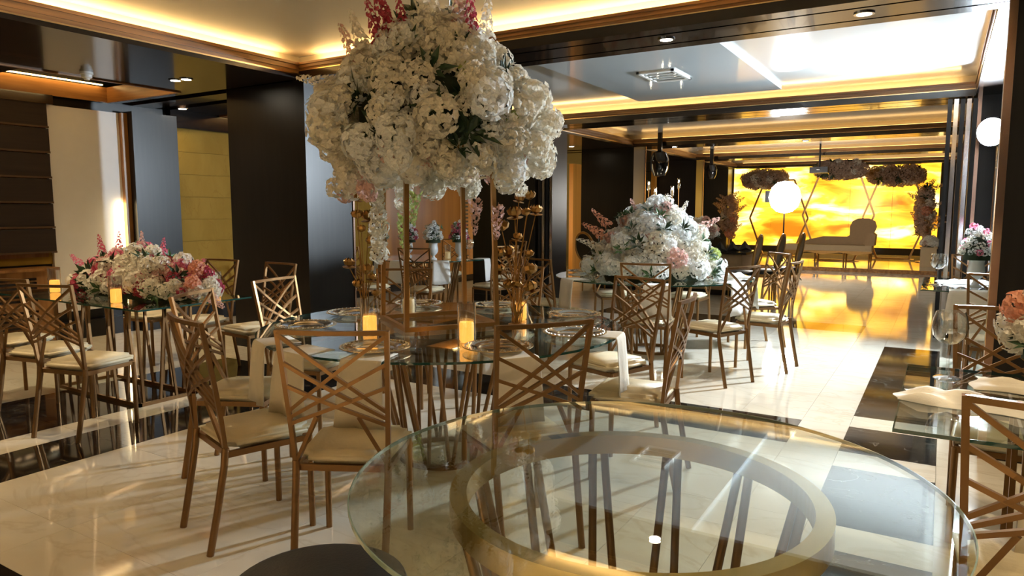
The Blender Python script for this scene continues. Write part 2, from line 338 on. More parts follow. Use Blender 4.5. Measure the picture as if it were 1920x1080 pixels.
# left wall fittings -------------------------------------------------
S('wall_panel_white', (XW, 4.05, .32), (XW + .06, 4.86, 2.60), 'white')
S('wall_panel_white', (XW, -1.0, .87), (XW + .02, 4.05, 2.60), 'stone')
S('baseboard_left', (XW, 3.9, 0), (XW + .09, 9.4, .2), 'darkz')
S('wall_pilaster', (XW, 4.93, 0), (XW + .22, 5.5, 2.62), 'darkz')
S('trim_80', (XW, 4.86, .2), (XW + .12, 4.93, 2.6), 'walz')
box('wall_light', (XW + .07, 4.80, .35), (XW + .10, 4.83, 1.55), 'strip', None, label='vertical warm light strip between the white wall panel and blue-lit pilaster', cat='light strip')
sw = S('wall_stone', (XW, 5.5, .2), (XW + .03, 9.2, 2.5), 'stone'); sw['label'] = 'honey stone cladding in wide courses'
for k in range(8):
    for m_ in range(3): child_box('stone_panel', (XW + .03, 5.5 + m_ * 1.2, .2 + k * .287), (XW + .05, 5.5 + m_ * 1.2 + 1.195, .2 + k * .287 + .282), 'stone', sw)
S('wall_frieze', (XW, 5.5, 2.5), (XW + .1, 9.4, ZS), 'dark')
# amber wall + grille in bay two
S('wall_panel_amber', (XW, 9.35, .15), (XW + .12, 12.6, 2.3), 'orange')
t = thing('wall_grille', 'narrow dark ventilation grille on the amber wall panel', 'grille', (XW + .12, 11.85, 1.5))
for k in range(14): child_box('grille_slat', (XW + .12, 11.75, 1.0 + k * .075), (XW + .14, 11.95, 1.035 + k * .075), 'blackm', t)
box('wall_light', (XW + .2, 12.75, .5), (XW + .25, 12.8, 2.25), 'strip', None, label='tall warm light strip past the amber wall panel', cat='light strip')
# LED slot visible beside second column
box('wall_light', (-8.1, 13.3, .55), (-8.05, 13.42, 2.35), 'strip', None, label='tall bright light strip seen right of the grey-lit column', cat='light strip')
S('wall_panel_amber', (-6.45, 17.45, .1), (-6.35, 17.6, 2.6), 'orange'); S('wall_panel_amber', (-7.2, 14.3, 0), (-7.1, 16.4, 2.5), 'orange')
# window with roman blind
wn = thing('window_1', 'window behind the dark roman blind', None, (XW, 2.6, 1), kind='structure')
child_box('window_frame', (XW + .0, 1.2, .95), (XW + .05, 4.0, 2.62), 'walz', wn)
bl = thing('roman_blind', 'dark brown roman blind with horizontal folds over the left window', 'blind', (XW + .1, 2.6, .95))
for k in range(6):
    z = 2.62 - k * .27
    child_box('blind_fold', (XW + .07, 1.2, max(z - .27, .97)), (XW + .09 + .012 * (k % 2), 4.06, z - .012), 'blind', bl)
    child_box('fold_seam', (XW + .09, 1.2, z - .275), (XW + .112, 4.06, z - .255), 'blindfold', bl)
child_box('head_rail', (XW + .06, 1.2, 2.60), (XW + .11, 4.12, 2.7), 'dark', bl)
# radiator cabinet with louvres
rc = thing('radiator_cabinet', 'low honey wood radiator cabinet with louvred front below the blind', 'cabinet', (XW + .2, 2.4, 0))
child_box('cabinet_body', (XW + .02, 1.0, 0), (XW + .27, 3.95, .82), 'walz', rc)
child_box('cabinet_top', (XW + .02, .98, .82), (XW + .33, 3.97, .85), 'walz', rc)
for k in range(6):
    for y0 in (2.6, 1.2): child_box('louvre', (XW + .272, y0, .5 + k * .045), (XW + .285, y0 + 1.15, .525 + k * .045), 'dark', rc)
for k in range(8):
    for y0 in (2.6, 1.2): child_box('louvre', (XW + .272, y0, .1 + k * .04), (XW + .285, y0 + 1.15, .122 + k * .04), 'dark', rc)
# far onyx wall
on = S('wall_onyx', (-6.35, YO + .0, .0), (-.05, YO + .06, .3), 'darkz'); on['label'] = 'glowing amber onyx wall panels behind the stage'
xs = [-6.25, -5.0, -3.75, -2.6, -1.4, -.15]
for i in range(5):
    for z0, z1 in ((.3, 1.6), (1.6, 2.95)): child_box('onyx_panel', (xs[i] + .004, YO, z0 + .003), (xs[i + 1] - .004, YO + .03, z1 - .003), 'onyx', on)
S('wall_flank', (-8.4, 24.4, 0), (-6.3, YO, 3.0), 'darkz'); S('wall_flank', (-.1, 24.4, 0), (XRW, YO, 3.0), 'darkz')

# ================================================================== CEILING FITTINGS
def downlight(x, y, lab, r=.045, pw=.35):
    t = thing('downlight', lab, 'downlight', (x, y, ZS), group='recessed downlights')
    MB().ringbox(r, r + .018, -.008, 0, 20).build('bezel', 'chrome', t); MB().lathe([(r, -.004), (r, -.003)], 16).build('lens', 'down', t)
    ld = bpy.data.lights.new('downlight_beam', 'SPOT'); ld.energy = L_SPOT * pw; ld.color = (1, .76, .45); ld.spot_size = R(125); ld.spot_blend = .9; ld.shadow_soft_size = .06
    ob('lamp', ld, t, (0, 0, -.03))
for k, (x, y) in enumerate(((-5.75, .4), (-5.75, 2.4), (.75, .3), (.75, 2.0), (.75, 3.8), (-4.2, -2.45), (-2.2, -2.45), (-.4, -2.45))):  # fill lamps added out of view to brighten the floor and flowers
    downlight(x, y, 'unseen downlight added as fill in the near bay, %s' % ('left soffit near', 'left soffit beside the tall flowers', 'right soffit near', 'right soffit middle', 'right soffit before the column', 'rear beam left', 'rear beam middle', 'rear beam right')[k], pw=6 if y < -1 else .85)
downlight(-1.82, 5.18, 'recessed downlight in the first beam, nearer the tall flowers'); downlight(-.51, 5.18, 'recessed downlight in the first beam, toward the right column')
downlight(-6.28, 4.32, 'recessed downlight beside the black column, right of a close pair'); downlight(-6.42, 4.3, 'recessed downlight beside the black column, left of a close pair')
downlight(-6.75, 5.9, 'recessed downlight left of the black column past the coffer', pw=.1); downlight(-8.1, 5.5, 'recessed downlight above the blue-lit pilaster', pw=.06)
downlight(-6.3, 12.6, 'small downlight above the dark third column'); downlight(-4.6, 15.8 - 2.1, 'small downlight in the third beam'); downlight(-2.2, 13.75, 'small downlight in the third beam above the stage view')
t = thing('smoke_detector', 'white ceiling detector hanging from the dark soffit at left', 'detector', (-6.75, 3.64, ZS))
MB().lathe([(.055, 0), (.055, -.02), (.046, -.025), (.044, -.05), (.025, -.06), (.022, -.07), (.006, -.072)], 20).build('housing', 'plast', t, True)
def vent(x, y, z, w, d, lab):
    t = thing('ceiling_vent', lab, 'vent', (x, y, z))
    for a, b in (((-w, -d), (w, -d + .03)), ((-w, d - .03), (w, d)), ((-w, -d), (-w + .03, d)), ((w - .03, -d), (w, d))): MB().box((*a, -.02), (*b, 0)).build('frame', 'plast', t)
    for k in range(5):
        yy = -d + .05 + k * (2 * d - .1) / 4; MB().box((-w + .03, yy - .008, -.018), (w - .03, yy + .02, -.006)).build('slat', 'plast', t)
vent(-2.65, 7.5, ZT - .03, .2, .3, 'white square air vent in the glossy ceiling panel'); vent(-2.6, 11.8, ZT + .02, .3, .16, 'air vent in the third bay ceiling')
t = thing('projector', 'black projector hanging on a pole before the glowing wall', 'projector', (-2.45, 17.3, 2.3))
MB().box((-.19, -.14, 0), (.19, .14, .13)).build('body', 'blackm', t); MB().tube([(0, 0, .13), (0, 0, ZT + .02 - 2.3)], .02).build('pole', 'blackm', t); MB().lathe([(.05, 0), (.045, .02)], 12).build('lens', 'chrome', t, loc=(0, -.15, .06))
def speaker(x, y, z, lab, s=1):
    t = thing('speaker', lab, 'speaker', (x, y, z))
    MB().lathe([(.02, -.22 * s), (.10 * s, -.2 * s), (.15 * s, -.08 * s), (.16 * s, .08 * s), (.12 * s, .2 * s), (.02, .24 * s)], 16).build('body', 'vblack', t, True); MB().box((-.04, -.03, .2 * s), (.04, .03, ZT + .02 - z)).build('bracket', 'blackm', t)
speaker(-4.75, 13.3, 2.35, 'black moving-head lamp body hanging right of the third column', 1.1); speaker(-4.9, 17.4, 2.4, 'small black speaker hanging near the farthest column', .8)
# lamp on a stand (flood) and round soft light
t = thing('flood_lamp', 'white floodlight on a tall stand beside the right column', 'flood lamp', (.385, 8.95, 0), R(-30))
MB().tube([(0, .1, .5), (0, .1, 2.2)], .014).build('pole', 'chrome', t)
for k in range(3): a = k * 2.09 + .5; MB().tube([(0, .1, .6), (.33 * math.cos(a), .1 + .33 * math.sin(a), .012)], .01).build('leg', 'blackm', t)
MB().lathe([(.15, 0), (.15, -.03), (.08, -.1), (.05, -.14)], 28).build('housing', 'blackm', t, True, loc=(0, .03, 2.27), rot=(R(96), 0, 0)); MB().ringbox(.142, .150, -.002, .07, 28).build('added_spill_hood', 'blackm', t, loc=(0, .03, 2.27), rot=(R(96), 0, 0)); MB().lathe([(.14, 0), (.14, .006)], 28).build('lamp_face', 'floodm', t, loc=(0, .026, 2.27), rot=(R(96), 0, 0))  # hood ring added to hold lamp spill off the ceiling
t = thing('softbox', 'round white glowing softbox on a stand before the stage', 'softbox', (-2.85, 15.6, 0))
MB().tube([(0, 0, .4), (0, 0, 1.4)], .014).build('pole', 'blackm', t)
for k in range(3): a = k * 2.09 + .4; MB().tube([(0, 0, .5), (.4 * math.cos(a), .4 * math.sin(a), .012)], .011).build('leg', 'blackm', t)
MB().lathe([(.02, -.33), (.15, -.3), (.26, -.2), (.32, 0), (.26, .2), (.15, .3), (.02, .33)], 28).build('diffuser', 'softm', t, True, loc=(0, 0, 1.74)); MB().box((-.09, .02, -.12), (.09, .3, .12)).build('lamp_head', 'blackm', t, loc=(-.35, .2, 1.76))

# ================================================================== CHAIRS
def yz(z): return -.205 - .085 * ((z - .44) / .56) ** 1.25
def wz(z): return .188 + .026 * (z - .44) / .56
def bk(u, z): return (u * wz(z), yz(z) - .028 * (1 - u * u) * min(1, max(0, (z - .5) / .3)), z)
def make_chair():
    t = ob('dining_chair', None)
    # cushion
    bm = bmesh.new(); pts = [(-.185, -.20), (.185, -.20), (.212, .20), (-.212, .20)]
    lo = [bm.verts.new((x, y, .435)) for x, y in pts]; hi = [bm.verts.new((x, y, .487)) for x, y in pts]
    bm.faces.new(lo[::-1]); bm.faces.new(hi)
    for i in range(4): bm.faces.new((lo[i], lo[(i + 1) % 4], hi[(i + 1) % 4], hi[i]))
    bmesh.ops.bevel(bm, geom=[e for e in bm.edges if abs(e.verts[0].co.z - e.verts[1].co.z) > .01], offset=.045, segments=3, affect='EDGES')
    bmesh.ops.bevel(bm, geom=[e for e in bm.edges if abs(e.verts[0].co.z - e.verts[1].co.z) < .001 and len(e.link_faces) == 2 and any(abs(f.normal.z) < .5 for f in e.link_faces)], offset=.018, segments=3, affect='EDGES')
    me = bpy.data.meshes.new('seat'); bm.to_mesh(me); bm.free(); me.materials.append(M['seat'])
    for p in me.polygons: p.use_smooth = True
    ob('seat', me, t)
    f = MB(); f.box((-.19, .165, .41), (.19, .185, .436)); f.box((-.18, -.20, .41), (.18, -.18, .436)); f.box((-.195, -.2, .41), (-.175, .18, .436)); f.box((.175, -.2, .41), (.195, .18, .436)); f.build('seat_frame', 'gold', t)
    for s in (-1, 1):
        MB().tube([(s * .19, .175, 0), (s * .188, .172, .43)], .0145, 10).build('leg', 'gold', t, True)
        MB().tube([(s * .183, -.285, 0), (s * .186, -.245, .2), (s * .188, -.212, .38), (s * .188, -.205, .455)], .0155, 10).build('leg', 'gold', t, True)
    b = MB()
    for s in (-1, 1): b.tube([bk(s, z) for z in (.44, .58, .72, .86, 1.0)], .0092, sq=True)
    b.tube([bk(u, .992) for u in (-1, -.5, 0, .5, 1)], .0088, sq=True)
    back = b.build('backrest', 'gold', t)
    for s in (-1, 1):
        for z0, z1 in ((.982, .665), (.868, .638), (.772, .612)):
            MB().tube([bk(-s + 2 * s * q, z0 + (z1 - z0) * q) for q in (0, .25, .5, .75, 1)], .0072, sq=True).build('slat', 'gold', back)
        MB().tube([bk(s * .42, .648), bk(s * .97, .452)], .0078, sq=True).build('brace', 'gold', back)
    register_later.append(t); return t
register_later = []
chair0 = make_chair()
bpy.context.view_layer.update(); register(chair0)
first = [True]
def chair(x, y, fx, fy, label, group):
    o = chair0 if first[0] else dup(chair0); first[0] = False
    o.location = (x, y, 0); o.rotation_euler = (0, 0, math.atan2(-fx, fy))
    o['label'] = label; o['category'] = 'chair'; o['group'] = group
G1, G2, GL, GB, GR = 'gold chairs around the centre table', 'gold chairs around the second round table', 'gold chairs along the left table', 'gold chairs at the urn table', 'gold chairs at the right tables'
chair(-2.10, 2.17, -.46, .89, 'gold lattice chair with cream seat, back to the camera, left of the foreground glass table', G1)
chair(-2.66, 2.1, .3, .95, 'gold lattice chair seen from its side, nearest on the left of the tall flower table', G1)
chair(-3.3, 2.55, .88, .45, 'gold chair with pale-lit lattice between the left flower table and the tall flower table', G1)
chair(-3.55, 3.28, .97, .2, 'gold chair with silver-lit lattice standing before the black column', G1)
chair(-1.6, 2.67, -.82, .57, 'gold lattice chair just behind the foreground glass table edge', G1)
chair(-1.42, 3.62, -.98, -.12, 'gold chair seen edge-on at the right of the tall flower table', G1)
chair(-1.85, 4.28, -.34, -.94, 'gold chair facing the camera at the far right of the tall flower table', G1)
chair(-2.93, 4.72, .17, -.98, 'gold chair behind the right-hand gold lotus candelabra', G1)
chair(-3.46, 4.05, .5, -.86, 'gold chair seen between the posts of the tall flower stand', G1)
chair(-2.25, 6.12, -.2, .97, 'gold chair with its back to the camera in front of the white flower dome', G2)
chair(-1.65, 6.06, -.92, .39, 'gold chair right of the white flower dome, nearest the camera', G2)
chair(-1.40, 6.80, -1, .07, 'gold chair at the right edge of the white dome table by the orange floor glow', G2)
chair(-1.72, 7.85, -.75, -.66, 'pale-lit gold chair behind the white dome table on the right', G2)
chair(-2.55, 8.2, -.05, -1, 'gold chair hidden behind the white flower dome', G2)
chair(-3.35, 7.9, .6, -.8, 'gold chair far left behind the white flower dome', G2)
chair(-3.2, 6.2, .44, .9, 'gold chair at the near left of the white dome table', G2)
chair(-3.72, 6.75, .88, .3, 'gold chair with white-lit back at the left of the white dome table', G2)
chair(-4.82, 2.5, -.25, .97, 'gold chair at the near side of the left table, closest to the black strip', GL)
chair(-5.45, 2.56, -.2, .98, 'second gold chair along the near side of the left table', GL)
chair(-6.1, 2.62, -.15, .98, 'third gold chair along the near side of the left table, cut by the picture edge', GL)
chair(-4.98, 3.95, -.1, -1, 'gold chair across the left table before the black column', GL)
chair(-5.78, 3.98, .05, -1, 'gold chair across the left table before the honey stone', GL)
chair(-6.5, 4.0, .1, -1, 'gold chair across the left table partly behind the pink flowers', GL)
chair(-6.45, 7.0, .3, .95, 'gold chair at the near left of the urn table beside the black column', GB)
chair(-5.62, 7.1, -.2, .97, 'gold chair at the near side of the urn table, dark lattice against white napkins', GB)
chair(-5.15, 7.95, -.95, .3, 'gold chair at the right of the urn table', GB)
chair(-5.7, 9.1, -.4, -.9, 'gold chair behind the urn table against the dark opening', GB)
chair(-6.7, 9.1, .3, -.95, 'gold chair far left behind the urn table', GB)
chair(.285, 2.33, 0, 1, 'gold chair cut by the right picture edge, back to the camera', GR)
chair(.285, 3.72, 0, -1, 'gold chair facing the camera across the right square table', GR)
chair(.39, 6.45, 0, 1, 'gold chair with its back to the camera before the right urn table', GR)
chair(.31, 8.75 - .25, 0, -1, 'gold chair behind the white urn at right', GR)

# ================================================================== TABLES
TZ = .785
def round_table(x, y, r, rt, rb, lab, gmat='clear', n=12, ringm='gold', ringw=.035, rod=.0115):
    t = thing('round_table', lab, 'table', (x, y, 0), group='round glass tables')
    top = MB().lathe([(r - .003, TZ - .012), (r - .003, TZ)], 96).build('tabletop', gmat, t)
    MB().ringbox(r - .004, r + .001, TZ - .0115, TZ - .0005, 96).build('glass_edge', 'edge', top)
    MB().ringbox(rt - ringw, rt, TZ - .055, TZ - .0125, 64).build('top_ring', ringm, t)
    MB().ringbox(rb - .025, rb, 0, .028, 48).build('floor_ring', ringm, t)
    for k in range(n):
        a = 2 * math.pi * k / n
        for s in (-1, 1):
            a0 = a + s * .035; a1 = a + s * (math.pi / n - .03)
            MB().tube([((rb - .013) * math.cos(a1), (rb - .013) * math.sin(a1), .02), ((rt - ringw / 2) * math.cos(a0), (rt - ringw / 2) * math.sin(a0), TZ - .05)], rod, 8).build('rod', ringm if ringm == 'gold' else 'gold', t, True)
    return t
T1 = (-2.48, 3.3); T2 = (-2.55, 7.0); FT = (-.62, 1.635); BT = (-6.25, 8.1)
round_table(*T1, 1.04, .43, .27, 'round glass table with tall flower stand in the middle of the room')
round_table(*T2, 1.0, .43, .27, 'round glass table under the white flower dome')
round_table(*BT, .82, .4, .26, 'round glass table with white urns behind the black column')
# foreground table: thicker brass ring, set slightly off centre under the glass
t = thing('round_table', 'empty foreground glass table showing its brass ring base', 'table', (FT[0], FT[1], 0), group='round glass tables')
top = MB().lathe([(.712, TZ - .012), (.712, TZ)], 128).build('tabletop', 'clear2', t); MB().ringbox(.7125, .7155, TZ - .011, TZ - .001, 128).build('glass_edge', 'edge2', top)
rc0 = (.005, -.045)
MB().ringbox(.412, .453, TZ - .07, TZ - .0125, 96, rc0).build('top_ring', 'ring', t); MB().ringbox(.245, .28, 0, .03, 64, rc0).build('floor_ring', 'ring', t)
for k in range(12):
    a = 2 * math.pi * (k + .2) / 12
    for s in (-1, 1):
        a0 = a + s * .04; a1 = a + s * .17
        MB().tube([(rc0[0] + .265 * math.cos(a1), rc0[1] + .265 * math.sin(a1), .02), (rc0[0] + .428 * math.cos(a0), rc0[1] + .428 * math.sin(a0), TZ - .065)], .0125, 10).build('rod', 'gold', t, True)
pd = MB().box((-.05, -.018, -.004), (.05, .018, .004)).build('pad', 'blackm', t, loc=(rc0[0] + .43 * math.cos(2.45), rc0[1] + .43 * math.sin(2.45), TZ - .0165), rot=(0, 0, 2.45 + R(90)))
def rect_table(x0, x1, y0, y1, lab, nx=6, ny=3, inset=.3):
    t = thing('glass_table', lab, 'table', ((x0 + x1) / 2, (y0 + y1) / 2, 0)); lx, ly = (x1 - x0) / 2, (y1 - y0) / 2
    top = MB().box((-lx + .003, -ly + .003, TZ - .012), (lx - .003, ly - .003, TZ)).build('tabletop', 'clear', t)
    for a, b in (((-lx, -ly), (lx, -ly + .003)), ((-lx, ly - .003), (lx, ly)), ((-lx, -ly + .003), (-lx + .003, ly - .003)), ((lx - .003, -ly + .003), (lx, ly - .003))): MB().box((*a, TZ - .0118), (*b, TZ - .0002)).build('glass_edge', 'edge', top)
    bx, by = lx - inset, ly - .22
    for z in (.0, TZ - .04):
        f = MB()
        for a, b in (((-bx, -by), (bx, -by + .022)), ((-bx, by - .022), (bx, by)), ((-bx, -by), (-bx + .022, by)), ((bx - .022, -by), (bx, by))): f.box((*a, z), (*b, z + .026))
        f.build('base_frame', 'gold', t)
    for sy in (-1, 1):
        for k in range(nx):
            a = -bx + .03 + (2 * bx - .06) * k / (nx - 1); q = a + (.09 if k % 2 else -.09); q = max(-bx + .02, min(bx - .02, q))
            MB().tube([(a, sy * (by - .011), .02), (q, sy * (by - .011), TZ - .03)], .009, sq=True).build('rod', 'gold', t)
    for sx in (-1, 1):
        for k in range(ny):
            a = -by + .04 + (2 * by - .08) * k / (ny - 1); q = max(-by + .02, min(by - .02, a + (.07 if k % 2 else -.07)))
            MB().tube([(sx * (bx - .011), a, .02), (sx * (bx - .011), q, TZ - .03)], .009, sq=True).build('rod', 'gold', t)
    return t
rect_table(-6.6, -4.6, 2.72, 3.64, 'long glass table with pink and white flowers on the left', 9, 4, .42)
rect_table(-.1, .95, 2.42, 3.5, 'square glass table with crumpled napkins at the right edge', 5, 3, .35)
rect_table(-.14, .9, 6.95, 8.3, 'square glass table carrying a white urn at right', 5, 3, .3)
# low round black stool below the foreground glass
t = thing('stool', 'round black padded stool at the bottom edge, half below the glass', 'stool', (-1.37, 1.26, 0))
MB().lathe([(.20, .40), (.232, .415), (.24, .44), (.232, .462), (.20, .474), (.1, .480), (.01, .481)], 40).build('seat', 'leather', t, True)
for k in range(4): a = k * math.pi / 2 + .4; MB().tube([(.17 * math.cos(a), .17 * math.sin(a), .40), (.19 * math.cos(a), .19 * math.sin(a), 0)], .014).build('leg', 'blackm', t, True)

# ------------------------------------------------------------------ tableware
def lbl(a): return a
def plate_mesh():
    return MB().lathe([(.012, .004), (.095, .004), (.105, .012), (.168, .017), (.17, .021), (.105, .017), (.094, .009), (.012, .008)], 40).mesh('charger', 'plate', True)
PM = plate_mesh(); RIM = MB().ringbox(.164, .171, .0185, .0235, 48).mesh('rim', 'rim'); RIM2 = MB().ringbox(.093, .099, .0115, .0145, 40).mesh('inner_rim', 'rim')
bd = MB()
for k in range(36): a = 2 * math.pi * k / 36; bd.lathe([(.0015, -.004), (.0045, 0), (.0015, .004)], 5, (.157 * math.cos(a), .157 * math.sin(a), .023))
BEAD = bd.mesh('beading', 'bead')
def plate(x, y, lab, z=TZ):
    t = thing('charger_plate', lab, 'plate', (x, y, z + .002), random.random() * 6, 'glass charger plates'); ob('dish', PM, t); ob('rim', RIM, t); ob('inner_rim', RIM2, t); ob('beading', BEAD, t)
PA = [(-3.22, 3.33, 'left beside the pale candle'), (-3.08, 2.80, 'front left near two hanging napkins'), (-2.30, 2.52, 'front, behind the chair with its back to us'), (-1.80, 2.83, 'front right behind the foreground glass'),
      (-1.66, 3.38, 'right, beside a draped napkin'), (-1.97, 4.0, 'far right of the lotus candelabra'), (-2.62, 4.12, 'far side behind the tall stand'), (-3.15, 3.9, 'far left before the urn table')]
for x, y, l in PA: plate(x, y, 'gold-rimmed glass charger plate at ' + l)
for i, (a, l) in enumerate(((2.3, 'left of the flower dome'), (3.2, 'far left of the flower dome'))): plate(T2[0] + .78 * math.cos(a), T2[1] + .78 * math.sin(a), 'gold-rimmed glass charger plate ' + l)
def napkin(cx, cy, ang, r, lab, mat='napkin', wdt=.2, ins=.17, drop=.30, z=TZ, fl=1, seed=0, group='hanging napkins'):
    rnd = random.Random(seed); V = []; Fc = []; nx = 9; prof = [(-ins, .0035), (-ins * .6, .0035), (-.02, .004), (.004, .003), (.012, -.006), (.016, -.03), (.02, -.09), (.026, -.16), (.03, -drop * .8), (.034, -drop)]
    ph = rnd.random() * 6
    for i, (o, zz) in enumerate(prof):
        for k in range(nx):
            u = -1 + 2 * k / (nx - 1); h = max(0, i - 4) / 5
            V.append((o + .012 * h * math.sin(u * 5 + ph) * fl + .004 * h, u * wdt / 2 * (1 + .18 * h * (1 - .2 * u)), zz + (.006 * h * math.sin(u * 3 + ph) if zz < 0 else 0)))
    for i in range(len(prof) - 1):
        for k in range(nx - 1): a = i * nx + k; Fc.append((a, a + 1, a + nx + 1, a + nx))
    mb = MB(); mb.v = V; mb.f = Fc; me = mb.mesh('napkin', mat, True)
    o = ob('napkin', me, None, (cx + r * math.cos(ang), cy + r * math.sin(ang), z), (0, 0, ang), None, lab, 'napkin', group)
    s = o.modifiers.new('thickness', 'SOLIDIFY'); s.thickness = .003; s.offset = 1
    return o
def at(px, py): return math.atan2(py - T1[1], px - T1[0])
for i, (a, l) in enumerate(((4.28, 'behind the side-on chair'), (4.60, 'over the left chair seat'), (5.0, 'behind the nearest gold chair back'), (5.68, 'behind the chair by the foreground glass'), (.2, 'at the right end of the tall flower table'))):
    napkin(*T1, a, 1.041, 'cream napkin hanging ' + l, seed=i, wdt=.22 if i != 2 else .2)
for i, (a, l) in enumerate(((4.12, 'left of the white dome'), (5.95, 'right of the white dome'), (5.1, 'seen through the front chair lattice'), (.36, 'at the far right of the white dome table'))):
    napkin(*T2, a, 1.001, 'white napkin hanging ' + l, 'napwhite', seed=10 + i, wdt=.24)
for i, (a, l) in enumerate(((5.49, 'below the middle urn'), (4.74, 'at the left side of the urn table'), (.2, 'at the right end of the urn table'), (3.6, 'beside the black column'))):
    napkin(*BT, a, .821, 'white napkin hanging ' + l, 'napwhite', seed=20 + i, wdt=.22, fl=.4)
def cloth(name, lab, x, y, rx, ry, rz, mat, seed, h=.035, z=TZ, cat='napkin'):
    rnd = random.Random(seed); n = 15; V = []; Fc = []; ph = [rnd.random() * 6 for _ in range(6)]
    for i in range(n):
        for k in range(n):
            u, v = -1 + 2 * i / (n - 1), -1 + 2 * k / (n - 1)
            e = max(0, 1 - max(abs(u), abs(v)) ** 4)
            zz = .003 + h * e * (.55 + .25 * math.sin(3 * u + 5 * v + ph[0]) + .2 * math.sin(7 * u - 4 * v + ph[1]))
            V.append((u * rx * (1 + .06 * math.sin(4 * v + ph[2])), v * ry * (1 + .12 * math.sin(5 * u + ph[3])), zz))
    for i in range(n - 1):
        for k in range(n - 1): a = i * n + k; Fc.append((a, a + n, a + n + 1, a + 1))
    rim = [i * n for i in range(n)] + [(n - 1) * n + k for k in range(1, n)] + [i * n + n - 1 for i in range(n - 2, -1, -1)] + [k for k in range(n - 2, 0, -1)]
    o = len(V); V += [(V[i][0], V[i][1], .0015) for i in rim]; L_ = len(rim)
    Fc += [(rim[i], rim[(i + 1) % L_], o + (i + 1) % L_, o + i) for i in range(L_)]; Fc.append(tuple(o + i for i in range(L_)))
    mb = MB(); mb.v = V; mb.f = Fc
    return ob(name, mb.mesh(name, mat, True), None, (x, y, z), (0, 0, rz), None, lab, cat, 'loose napkins')
cloth('napkin', 'crumpled white napkin across the right square glass table', .14, 2.86, .25, .10, -.15, 'napwhite', 3, .045)
cloth('napkin', 'folded cream napkin behind the wine glass at right', .33, 3.22, .2, .12, -.1, 'napkin', 4, .03)
cloth('napkin', 'folded white napkin on the far right urn table', .2, 7.75, .22, .14, .1, 'napwhite', 5, .04)
cloth('napkin', 'white napkin folded at the far right of the white dome table', -1.82, 7.3, .16, .13, .4, 'napwhite', 6, .05)
napkin(.42, 2.42, -math.pi / 2, .003, 'large cream napkin hanging over the near edge of the right table', seed=31, wdt=.34, drop=.5)
napkin(.22, 6.95, -math.pi / 2, .003, 'cream napkin hanging at the near edge of the right urn table', seed=32, wdt=.3, drop=.35)
# candles
CH = MB().lathe([(.045, .004), (.046, .20), (.048, .20), (.0475, 0), (.001, 0)], 28, close=False).mesh('glass_cylinder', 'crystal', True)
def cand_mesh(m): return MB().lathe([(.001, 0), (.036, 0), (.0372, .004), (.0372, .088), (.034, .096), (.028, .088), (.001, .082)], 24, close=False).mesh('candle', m, True)
CA, CB = cand_mesh('candle'), cand_mesh('candle2'); WK = MB().tube([(0, 0, .08), (.001, 0, .094)], .0012, 5).mesh('wick', 'blackm')
def candle(x, y, lab, pale=False, s=1, z=TZ):
    ob('candle_holder', CH, None, (x, y, z + .001), None, s, 'clear glass cylinder around the candle ' + lab, 'candle holder', 'glass candle cylinders')
    t = thing('candle', ('pale' if pale else 'glowing orange') + ' candle in glass ' + lab, 'candle', (x, y, z + .006 * s), 0, 'pillar candles'); t.scale = (s,) * 3
    ob('wax', CB if pale else CA, t); ob('wick', WK, t)
candle(-2.62, 2.83, 'behind the nearest gold chair'); candle(-2.06, 2.94, 'right of the tall stand base'); candle(-2.92, 3.52, 'behind the tall stand', True); candle(-2.20, 3.72, 'beside the right lotus candelabra')
candle(-6.2, 2.98, 'at the far left of the pink flower table'); candle(-5.1, 2.86, 'at the front corner of the pink flower table'); candle(-4.78, 3.45, 'at the right end of the pink flower table')
candle(-6.45, 7.75, 'on the urn table by the black column', False); candle(-5.88, 7.95, 'on the urn table between two urns', True)
# wine glasses
def wine(x, y, lab, s=1, z=TZ):
    t = thing('wine_glass', lab, 'wine glass', (x, y, z + .001)); t.scale = (s,) * 3
    MB().lathe([(.001, .004), (.035, .003), (.042, 0), (.042, .002), (.034, .006), (.008, .01), (.005, .03), (.0045, .11), (.007, .12)], 28, close=False).build('stem', 'crystal', t, True)
    MB().lathe([(.006, .12), (.03, .127), (.05, .15), (.056, .18), (.052, .21), (.044, .235), (.0425, .235), (.0505, .209), (.0545, .18), (.0485, .152), (.028, .129), (.001, .123)], 32, close=False).build('bowl', 'crystal', t, True)
wine(.045, 3.27, 'large balloon wine glass on the near right table', 1.15); wine(-.02, 7.45, 'wine glass on the far right urn table', 1.2)
wine(-5.55, 8.0, 'wine glass beside the right urn on the back table', 1.2); wine(-3.52, 12.22, 'wine glass on the dark long table', 1.3, .76); wine(-4.3, 12.3, 'wine glass on the dark long table behind the white dome', 1.3, .76)

